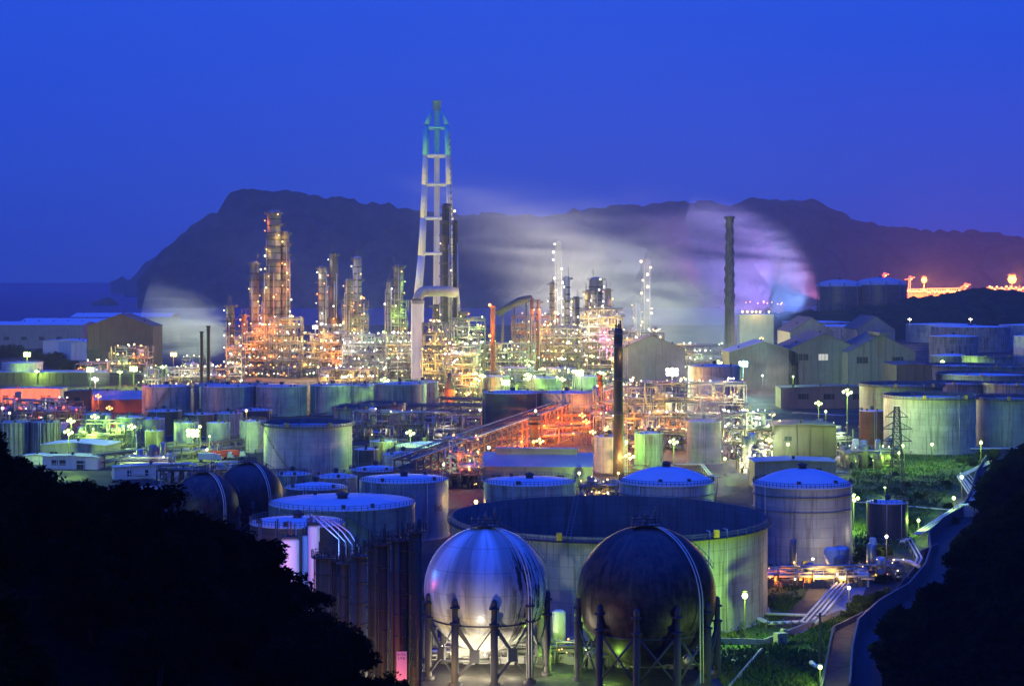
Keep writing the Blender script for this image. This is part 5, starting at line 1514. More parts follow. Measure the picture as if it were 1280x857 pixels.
truck(262, 577, .1, 'white truck standing before the pale cylinder tank', WHITEB)
truck(205, 580, 1.2, 'white and red truck among the white equipment boxes', WHITEB)
for k, (px, py, hh) in enumerate([(176, 580, 3.2), (184, 577, 3.6), (194, 577, 4.2), (202, 578, 3.4), (212, 580, 3.0)]):
    root = thing('equipment_tank', 'upright white equipment tank in the yard left of the pipe bridge', 'equipment tank', G(px, py), 0, 'white equipment tanks in the yard')
    m_ = MB(); vtank(m_, 0, 0, .3, hh+1.2, 1.25, 16); m_.build('vessel', WHITEB, root)
    m_ = MB(); rail_rect(m_, -1.4, -1.4, 1.4, 1.4, hh, .06, 1.4); m_.build('railing', STEEL, root)

# ------------------------------------------------------------------ foreground silos and vessels
def silo(px, ytop, w, Y, label, mat, rails=True, seed=0, cage=True, name='silo'):
    r = random.Random(seed+px)
    k = Y/F; R = w/2*k; H = CH-(ytop-HZ)*k
    root = thing(name, label, 'silo', ((px-640)*k, Y, 0))
    s = MB(); s.lathe([(R, 0), (R, H-R*.25), (R*.8, H-.06*R), (.02, H)], 32); s.build('shell', mat, root)
    z = 3.0
    while z < H-1: s = MB(); s.lathe([(R+.01, z-.1), (R+.16, z-.08), (R+.16, z+.08), (R+.01, z+.1)], 28); z += 3.4; s.build('hoop', DSTEEL, root)
    if rails:
        s = MB(); s.lathe([(R*.5, H-.3), (R+.7, H-.3), (R+.7, H-.15), (R*.5, H-.15)], 20)
        for q in range(16):
            a = q*2*PI/16; x, y = (R+.65)*math.cos(a), (R+.65)*math.sin(a); x2, y2 = (R+.65)*math.cos(a+.393), (R+.65)*math.sin(a+.393)
            s.tube((x,y,H-.2), (x,y,H+1.1), .055, 4)
            for hh in (.45, 1.1): s.tube((x,y,H-.2+hh), (x2,y2,H-.2+hh), .045, 4)
        s.build('railing', DSTEEL, root)
    s = MB()
    for q in range(r.randint(5, 8)):
        a = r.uniform(0, 6.28); rr_ = r.uniform(.2, .8)*R; hh = r.uniform(.8, 3.4); s.tube((rr_*math.cos(a), rr_*math.sin(a), H-.3), (rr_*math.cos(a), rr_*math.sin(a), H+hh), r.uniform(.07, .2), 6)
    s.build('vent_pipe', DSTEEL, root)
    s = MB(); a = rad(r.uniform(235, 305)); x, y = (R+.35)*math.cos(a), (R+.35)*math.sin(a)
    for e_ in (-.25, .25): s.tube((x+e_, y, 0), (x+e_, y, H+1), .05, 4)
    for q in range(int(H/.6)): s.tube((x-.25, y, q*.6), (x+.25, y, q*.6), .035, 4, caps=False)
    if cage:
        for q in range(3, int(H/1.5)): s.lathe([(.42, q*1.5-.03), (.46, q*1.5-.03), (.46, q*1.5+.03), (.42, q*1.5+.03)], 8, x, y-.3)
    s.build('ladder', DSTEEL, root)
    s = MB()
    for q in range(3):
        a = rad(r.uniform(200, 340)); x, y = (R+.3)*math.cos(a), (R+.3)*math.sin(a); s.path([(x*.6,y*.6,H+.4), (x,y,H+.3), (x, y, .5)], r.uniform(.1, .2), 6)
    s.build('drain_pipe', DSTEEL, root)
    return root
DARKV = paint('dark green grey cladding', (0.10, 0.12, 0.12), (0.03, 0.03, 0.03), .7, .45)
DARKR = paint('dark red brown cladding', (0.13, 0.065, 0.055), (0.03, 0.025, 0.025), .7, .5)
DARKK = paint('black brown cladding', (0.05, 0.045, 0.045), (0.02, 0.02, 0.02), .6, .5)
silo(404, 694, 20, 300, 'low dark silo at the left end of the dark group', DARKV)
silo(417, 698, 14, 306, 'narrow black silo second in the dark group', DARKK)
silo(431, 702, 12, 298, 'thin reddish silo third in the dark group', DARKR)
silo(449, 692, 21, 292, 'fat green grey silo in the middle of the dark group', DARKV)
silo(464, 684, 9, 288, 'thin pipe like silo between fat grey and tall black ones', DARKV)
silo(478, 678, 14, 286, 'tall black silo with bright edges', DARKK)
silo(501, 672, 23, 282, 'reddish dark silo carrying the red white board', DARKR)
silo(521, 662, 14, 280, 'tallest narrow dark silo touching the white sphere', DARKK)
light(((486-640)/F*276, 270, 4), (1,.12,.04), 1100); light(((512-640)/F*276, 270, 2), 'W', 60); light(((440-640)/F*280, 275, 8), 'O', 500); light(((470-640)/F*282, 276, 3), 'G', 500)
# the board
Y = 277.0; k = Y/F
root = thing('sign_board', 'tall white board with black lettering fixed low on the reddish silo', 'sign', ((502.5-640)*k, Y-1.0, CH-(848-HZ)*k))
bw_, bh_ = 13*k, 36*k
m_ = MB(); m_.box(-bw_/2, 0, 0, bw_/2, .08, bh_); m_.build('board', paint('sign white', (0.8,0.8,0.78), (0.5,0.45,0.4), .2, .5), root)
m_ = MB()
m_.box(-bw_/2-.05, -.01, -.05, -bw_/2, .09, bh_+.05); m_.box(bw_/2, -.01, -.05, bw_/2+.05, .09, bh_+.05); m_.box(-bw_/2, -.01, -.05, bw_/2, .09, 0); m_.box(-bw_/2, -.01, bh_, bw_/2, .09, bh_+.05); m_.build('frame', DSTEEL, root)
def text(body, size, loc, parent, mat, sx=1.0, nm='lettering', ext=.01):
    cu = bpy.data.curves.new(nm, 'FONT'); cu.body = body; cu.size = size; cu.align_x = 'CENTER'; cu.extrude = ext
    o = bpy.data.objects.new(nm + '_source', cu); C.objects.link(o)
    dg = bpy.context.evaluated_depsgraph_get(); me = bpy.data.meshes.new_from_object(o.evaluated_get(dg))
    bpy.data.objects.remove(o, do_unlink=True)
    me.materials.clear(); me.materials.append(mat)
    t_ = bpy.data.objects.new(nm, me); C.objects.link(t_); t_.location = loc; t_.rotation_euler = (PI/2, 0, 0); t_.scale = (sx, 1, 1)
    t_.parent = parent; return t_
INK = paint('black sign paint', (0.02,0.02,0.02), (0.02,0.02,0.02), .0, .6)
# two lines as on the photograph: D-1713 over L P G
text('D-1713', .44, (0, -.03, bh_-.62), root, INK)
text('L P G', .48, (0, -.03, bh_-1.22), root, INK)
# tank number
Yt = F*(CH-15.5)/(598-HZ); Rt = 111/2/F*Yt; Xt = (505-640)/F*Yt
an = rad(-38)
nr = bpy.data.objects.new('tank_number_mount', None)
tn = next(o for o in C.objects if o.get('label', '').startswith('tall flat roofed tank between the small blue roofs'))
t_ = text('310', 2.3, (Rt*math.cos(an)+.05, Rt*math.sin(an)-.12, 7.6), tn, INK, nm='tank_number'); t_.rotation_euler = (PI/2, 0, an+PI/2)
bpy.data.objects.remove(nr)

# pink and white rounded vessels above the trees
def bullet(px, yt, w, Y, label, mat, H0=None):
    k = Y/F; R = w/2*k; H = CH-(yt-HZ)*k
    root = thing('pressure_vessel', label, 'vessel', ((px-640)*k, Y, 0))
    s = MB(); s.lathe([(R, 0), (R, H-R*.35), (R*.86, H-R*.1), (R*.5, H), (.02, H+.05)], 36); s.build('shell', mat, root)
    s = MB(); s.lathe([(R*.4, H-.1), (R*1.02, H+.05), (R*1.02, H+.35), (R*.4, H+.35)], 20)
    for q in range(10):
        a = q*.628; s.tube((R*math.cos(a), R*math.sin(a), H), (R*math.cos(a), R*math.sin(a), H+1.3), .05, 4); s.tube((R*math.cos(a), R*math.sin(a), H+1.3), (R*math.cos(a+.628), R*math.sin(a+.628), H+1.3), .05, 4)
    for q in range(4): x = random.uniform(-R*.6, R*.6); s.tube((x,0,H), (x,0,H+random.uniform(1, 3.5)), .13, 6)
    s.build('head_platform', DSTEEL, root)
    return root
GLOSSW = paint('glossy white vessel paint', (0.80,0.80,0.80), (0.6,0.6,0.6), .1, .35, streak=False)
bullet(362, 672, 24, 340, 'white vessel tinted pink and blue just above the treetops', GLOSSW)
bullet(392, 656, 15, 345, 'taller bluish white vessel with a small stair beside the pink one', GLOSSW)
bullet(384, 668, 12, 346, 'bluish white vessel squeezed behind the pink one', GLOSSW)
light(((334-640)/F*330, 322, 17), (1,.18,.35), 2600); light(((392-640)/F*330, 322, 22), (.10,.32,1), 2600)
root = thing('access_tower', 'steel frame tower left of the pink vessel', 'access tower', G(334, 805)); H = 21
k = 340/F; root.location = ((334-640)*k, 340, 0)
s = MB()
for x in (-1.6, 1.6):
    for y in (0, 3): s.tube((x,y,0), (x,y,H+2.5), .16, 5)
for z in range(3, H, 3):
    s.boxc(0, 1.5, z, 3.4, 3.2, .12)
    s.tube((-1.6,0,z), (1.6,0,z+1.1), .06, 4); s.tube((-1.6,0,z+1.1), (1.6,0,z+1.1), .06, 4)
s.build('frame', DSTEEL, root)
s = MB()
for z in range(0, H-3, 3): s.tube((-1.4 if z % 2 else 1.4, .5, z), (1.4 if z % 2 else -1.4, .5, z+3), .12, 4)
s.build('stair', DSTEEL, root)
# curved bright pipes over the dark tank
root = thing('pipe_loop', 'curved pale pipes sweeping down over the dark silos', 'pipes', ((400-640)/F*335, 335, 0))
s = MB()
for q in range(4):
    pts = [P(388+q*8, 642+q*2, 340), P(398+q*9, 650+q*2, 336), P(408+q*10, 660+q*2, 330), P(424+q*8, 674+q*3, 322)]
    pts = [p - root.location for p in pts]; pts.append(Vector((pts[-1].x, pts[-1].y, 0))); s.path(pts, .14, 6)
s.build('pipe_run', WPIPE, root)

# ------------------------------------------------------------------ pylon
Y = 560.0; k = Y/F; X = (1121-640)*k; H = CH-(508-HZ)*k
root = thing('pylon', 'dark steel lattice pylon with three pairs of arms', 'pylon', (X, Y, 0))
def hw_(z): return interp([(0, 2.6), (H*.55, 1.4), (H, .7)], z)
for sx in (-1, 1):
    for sy in (-1, 1):
        s = MB(); s.path([(sx*hw_(z), sy*hw_(z), z) for z in (0, H*.3, H*.55, H)], .13, 5); s.build('leg', DSTEEL, root)
s = MB(); z = 0
while z < H-1:
    z2 = min(H, z + hw_(z)*1.7)
    for sx, sy, tx, ty in ((-1,-1,1,-1),(1,-1,1,1),(1,1,-1,1),(-1,1,-1,-1)):
        s.tube((sx*hw_(z), sy*hw_(z), z), (tx*hw_(z2), ty*hw_(z2), z2), .07, 4); s.tube((tx*hw_(z), ty*hw_(z), z), (sx*hw_(z2), sy*hw_(z2), z2), .07, 4)
        s.tube((sx*hw_(z2), sy*hw_(z2), z2), (tx*hw_(z2), ty*hw_(z2), z2), .07, 4)
    z = z2
s.build('lattice', DSTEEL, root)
for py, ln in ((521, 3.6), (536, 5.0), (551, 4.8)):
    z = CH-(py-HZ)*k
    for sg in (-1, 1):
        s = MB()
        for y in (-.6, .6): s.tube((sg*hw_(z), y, z), (sg*ln, 0, z), .1, 4); s.tube((sg*hw_(z+2), y, z+2.2), (sg*ln, 0, z), .08, 4)
        for q in (.35, .7): s.tube((sg*(hw_(z)+(ln-hw_(z))*q), 0, z), (sg*(hw_(z)+(ln-hw_(z))*q), 0, z+2.2*(1-q)), .06, 4)
        ar = s.build('arm', DSTEEL, root)
        s = MB()
        for q in range(5): s.lathe([(.06, z-.35-q*.22), (.2, z-.3-q*.22), (.06, z-.25-q*.22)], 8, sg*ln, 0)
        s.build('insulator', CONC, ar)

# ------------------------------------------------------------------ ground pipes on the right
def gpipes(pix, n, gap, r, label, mat, z=.9, group=None):
    pts0 = [G(a, b_) for a, b_ in pix]; root = thing('ground_pipes', label, 'pipes', pts0[0], 0, group)
    for q in range(n):
        pl = []
        for i, p in enumerate(pts0):
            d = pts0[min(i+1, len(pts0)-1)] - pts0[max(0, i-1)]; d.normalize(); pl.append(p + Vector((-d.y, d.x, 0))*gap*(q-(n-1)/2) - pts0[0] + Vector((0,0,z)))
        s = MB(); s.path(pl, r, 8); s.build('pipe', mat, root)
    s = MB()
    for a, b_ in zip(pts0, pts0[1:]):
        m__ = max(1, int((b_-a).length/7))
        for q in range(m__):
            c = a.lerp(b_, q/m__) - pts0[0]; d = (b_-a).normalized(); nn = Vector((-d.y, d.x, 0))*gap*n/2
            s.tube(c-nn+Vector((0,0,z-r-.08)), c+nn+Vector((0,0,z-r-.08)), .1, 4)
            for e_ in (-1, 1): s.tube(c+nn*e_*.8, c+nn*e_*.8+Vector((0,0,z-r)), .1, 4)
    s.build('sleeper', CONC, root)
gpipes([(1063,727),(1052,735),(1010,783)], 4, 1.0, .24, 'four bright parallel pipes running down to the lawn', WPIPE)
gpipes([(1005,782),(962,784),(948,778),(920,777)], 2, 1.0, .26, 'pair of pale pipes leading to the huge open tank', WPIPE)
gpipes([(1008,774),(958,772)], 1, 1.0, .3, 'single pale pipe just above the pair to the open tank', WPIPE)
gpipes([(1245,578),(1200,600),(1218,628),(1206,634),(1146,674)], 3, .9, .26, 'three pale pipes following the channel bank round a kink', WPIPE, 1.4)
gpipes([(1205,594),(1232,627)], 3, 1.3, .2, 'three straight bright pipes beside the starry bank lamp', WPIPE, 1.0)
gpipes([(1128,684),(1136,680),(1150,705),(1146,712)], 2, 1.0, .26, 'two bright pipes bent like an arrow at the road end', WPIPE, 1.6)
gpipes([(1118,706),(1138,708),(1148,714)], 1, 1.0, .5, 'thick bluish pipe by the bent bright ones', WPIPE, 1.2)
gpipes([(1014,833),(1020,838),(1028,838)], 1, 1.0, .45, 'short thick bluish pipe end at the verge lamp', WPIPE, .8)
gpipes([(955,731),(990,733),(1040,733)], 1, 1, .16, 'thin pale pipe along the foot of the dark bank', WPIPE, .5)
gpipes([(1150,567),(1290,566)], 2, 1.2, .3, 'long pale pipes below the large pale tank', WPIPE, 2.0)
gpipes([(1060,628),(1200,640)], 1, 1.2, .2, 'thin pale line of pipe across the scrub', WPIPE, .5)
gpipes([(915,560),(948,600)], 2, 1.5, .35, 'pipes across the wet yard beside the steam', WPIPE, 1.2)
gpipes([(545,823),(720,821),(890,823)], 2, 1.0, .2, 'long pipes passing under both near spheres', WPIPE, 1.6)
# fence, trough and small items
def fence(pix, h, label):
    pts0 = [G(a, b_) for a, b_ in pix]; root = thing('fence', label, 'fence', pts0[0]); s = MB()
    for a, b_ in zip(pts0, pts0[1:]):
        n = max(1, int((b_-a).length/2.2)); a0, b0 = a-pts0[0], b_-pts0[0]
        for q in range(n+1): c = a0.lerp(b0, q/n); s.tube(c, c+Vector((0,0,h)), .06, 4)
        for hh in (.35, .7, 1.0): s.tube(a0+Vector((0,0,h*hh)), b0+Vector((0,0,h*hh)), .035, 4)
    s.build('post_and_rail', STEEL, root)
fence([(1026,862),(1033,830),(1044,790)], 1.5, 'thin railing along the parapet wall by the verge lamp')
fence([(960,716),(1062,714)], 1.6, 'railing along the lit valves above the dark bank')
fence([(905,612),(946,612)], 1.3, 'railing at the end of the wet yard')
root = thing('concrete_box', 'small grey concrete box on the grass plot', 'concrete box', G(975, 806), .4)
m_ = MB(); m_.boxc(0, 0, 0, 2.0, 1.6, 2.2); m_.build('box', CONC, root); m_ = MB(); m_.boxc(.1, 0, 2.203, 2.2, 1.8, .2); m_.boxc(1.3, .8, 0, .8, 1.2, 2.9); m_.build('lid', CONC, root)
m_ = MB(); m_.boxc(-.2, -.83, .3, .8, .06, 1.4); m_.build('door', STEEL, root)
root = thing('cabinet', 'bright yellow cabinet beside the lit white valves', 'cabinet', G(1007, 712)); m_ = MB(); m_.boxc(0, 0, 0, 1.4, 1.0, 2.2); m_.build('body', YEL, root); m_ = MB(); m_.boxc(0, -.53, .3, 1.0, .05, 1.6); m_.build('door', YEL, root)
root = thing('cabinet', 'white box cabinet by the upper channel wall', 'cabinet', G(1208, 645), .3); m_ = MB(); m_.boxc(0, 0, 0, 3.2, 2.6, 3.4); m_.build('body', WHITEB, root); m_ = MB(); m_.boxc(0, 0, 3.403, 3.4, 2.8, .2); m_.build('lid', ROOFM, root)
root = thing('steel_stair', 'small pale metal stair at the foot of the huge open tank', 'stair', G(914, 785)); s = MB()
for e_ in (0, 1.0): s.tube((-1.5, e_, 0), (1.5, e_, 2.2), .09, 4); s.tube((-1.5, e_, 1), (1.5, e_, 3.2), .06, 4)
for q in range(8): s.boxc(-1.5+q*.4, .5, q*.29, .35, 1.0, .06)
for q in range(8): x = 2.5+q*1.6; s.tube((x, 0, 0), (x, 0, 1.6+.4*(q % 2)), .12, 5); s.tube((x-.5,0,1.2), (x+.5,0,1.2), .14, 5)
s.build('treads', STEEL, root)

# ------------------------------------------------------------------ steelworks behind the rise
Y = 3000.0; k = Y/F
def bx(name, label, cat, px, py, w, d, hpx, mat, parts=()):
    root = thing(name, label, cat, ((px-640)*k, Y, 0)); zt = CH+(HZ-(py-hpx))*k
    m_ = MB(); m_.boxc(0, 0, 0, w*k, d, zt); m_.build('body', mat, root)
    m_ = MB(); m_.boxc(0, 0, zt+.1, w*k+4, d+4, 2.0); m_.build('roof', mat, root); return root
STW = paint('glowing yard steel', (0.6, 0.5, 0.45), (0.3, 0.25, 0.2), .4, .6)
root = thing('conveyor_gallery', 'long steelworks gallery glowing red beyond the wooded rise', 'gallery', ((1165-640)*k, Y, 0))
m_ = MB(); m_.box(-36*k, 0, 40, 38*k, 8, CH+(HZ-363)*k); m_.build('gallery', STW, root)
m_ = MB()
for q in range(26): x = (-36+q*3)*k; m_.boxc(x, -1.5, 0, 1.2, 1.2, CH+(HZ-361)*k)
m_.tube((-36*k, -2, CH+(HZ-361.5)*k), (38*k, -2, CH+(HZ-360)*k), 1.0, 5); m_.build('trestle', STW, root)
for q in range(26): bulb(((-34+q*2.8)*k, -6, CH+(HZ-365+random.uniform(-1, 2))*k), 'O', 1.8, root)
for q in range(5): light(((-32+q*16)*k, -40, CH-8), (1,.20,.02), 260000, root, 1)
root = thing('conveyor_gallery', 'second steelworks gallery glowing red at the picture edge', 'gallery', ((1262-640)*k, Y, 0))
m_ = MB(); m_.box(-28*k, 0, 40, 26*k, 8, CH+(HZ-359)*k); m_.build('gallery', STW, root)
for q in range(16): bulb(((-26+q*3)*k, -6, CH+(HZ-360+random.uniform(-2, 2))*k), 'O', 2.0, root)
light((0, -45, CH-4), (1,.20,.02), 320000, root, 1); light((20*k, -45, CH-4), (1,.20,.02), 260000, root, 1)
m_ = MB()
for q in range(9): x = (-24+q*6)*k; m_.boxc(x, -2, 0, 2, 2, CH+(HZ-356-random.uniform(0, 3))*k)
m_.build('trestle', STW, root)
for px, yt, lb in ((1118, 352, 'red lit crane tower left of the first red lamp'), (1132, 345, 'thin red lit mast beside the blue grey domed tank'), (1201, 354, 'small red lit hoist right of the first red lamp'), (1100, 341, 'red lit crane mast above the dark domed tanks')):
    root = thing('crane', lb, 'crane', ((px-640)*k, Y-30, 0)); zt = CH+(HZ-yt)*k; s = MB()
    for x in (-2, 2): s.tube((x*1.6, 0, 0), (x*.5, 0, zt), .7, 5)
    for q in range(12): z = zt*q/12; s.tube((-2.6, 0, z), (2.6, 0, z+zt/12), .4, 4)
    s.build('tower', STW, root); s = MB(); s.tube((-8, 0, zt-6), (9, 0, zt-2), .8, 5); s.tube((0, 0, zt), (9, 0, zt-2), .4, 4); s.build('jib', STW, root)
    light((0, -20, zt-8), 'R', 60000, root, 1); bulb((3, -2, zt-5), 'O', 1.4, root)
def bigmast(px, py, Yb, c_, r_, pw, label):
    kk = Yb/F; z = CH+(HZ-py)*kk
    root = thing('flood_mast', label, 'lamp mast', ((px-640)*kk, Yb, 0)); s = MB(); s.lathe([(1.6, 0), (.9, z)], 10); s.build('mast', STW, root)
    s = MB(); s.lathe([(r_*.5, z+r_*.8), (r_*1.1, z+r_*.9), (.2, z+r_*1.5)], 12); s.build('lamp_hood', STEEL, root)
    bulb((0, -.5, z), c_, r_, root); light((0, -r_-3, z+1), c_, pw, root, 1.2)
bigmast(1155, 350, 3020, 'O', 5.2, 900000, 'tall mast with a fierce orange lamp over the steelworks')
bigmast(1265, 349, 2960, 'O', 7.6, 1100000, 'tall mast with the fiercest orange lamp at the picture edge')
E('O')
root = thing('far_works', 'faint red lit works seen low through the blue plume', 'building', ((1000-640)*k, Y+300, 0)); kk = (Y+300)/F
m_ = MB(); m_.box(-42*k, 0, 0, 14*k, 20, CH-(382-HZ)*kk)
m_.build('wall', SHEDD, root)
for q in range(12): bulb((random.uniform(-40, 12)*k, -5, CH-(378-HZ+random.uniform(-2, 2))*kk), 'O', 1.3, root)
root = thing('office_block', 'pale low block with yellow lamps on its roof behind the teal steam', 'building', ((945-640)/F*1650, 1650, 0)); kk = 1650/F
m_ = MB(); m_.box(-20*kk, 0, 0, 22*kk, 20, CH-(394-HZ)*kk); m_.build('wall', SHEDW, root)
m_ = MB(); m_.box(-20.5*kk, -.5, CH-(394-HZ)*kk+.01, 22.5*kk, 20.5, CH-(393-HZ)*kk); m_.build('roof', ROOFD, root)
for x in (-17, -11, -5, 0, 5, 16): bulb((x*kk, -1, CH-(389.5-HZ)*kk), 'Y', 1.0, root)
light((0, -6, CH-(388-HZ)*kk), 'Y', 3000, root)

# ------------------------------------------------------------------ lamps
def lamp(px, py, h, c_, pw, label, r_=.55, group=None, arm=0.0, name='flood_lamp'):
    r_ *= 1.45 if c_ == 'G' else 1.25
    pw *= 1.6 if c_ == 'G' else 1.1
    Yb = F*(CH-h)/(py-HZ); X = (px-640)/F*Yb
    root = thing(name, label, 'lamp', (X, Yb, 0), 0, group); th = .09+.00012*Yb
    s = MB(); s.lathe([(th*1.8, 0), (th*1.2, .6), (th, h)], 8); s.build('pole', DSTEEL, root)
    s = MB(); s.lathe([(r_*.2, h+r_*.95), (r_*.7, h+r_*.9), (r_*.5, h+r_*1.15), (.05, h+r_*1.3)], 12); s.tube((0,.4,h+r_), (0,-.5,h+r_), th, 5); s.build('lamp_hood', DSTEEL, root)
    if r_ < .8 or Yb < 480: bulb((0, -.1, h), c_, min(r_, .62), root, 'bulb')
    else:
        s = MB(); s.tube((-1.5*r_, 0, h), (1.5*r_, 0, h), th*.8, 5); s.build('crossbar', DSTEEL, root)
        for (x, z) in ([(-1.1, .1), (-.1, .75), (1.05, -.05), (.1, -.55)] if r_ < 1.6 else [(-1.0, .5), (0, .6), (1.0, .45), (-.9, -.4), (.1, -.5), (.95, -.45), (0, 0)]):
            bulb((x*r_, -.3, h+z*r_), c_, r_*.46, root, 'bulb')
    light((0, -r_-1.8, h+.2), c_, pw, root, .25)
    return root
LG = 'green white flood lamp on a thin pole among the process yards'
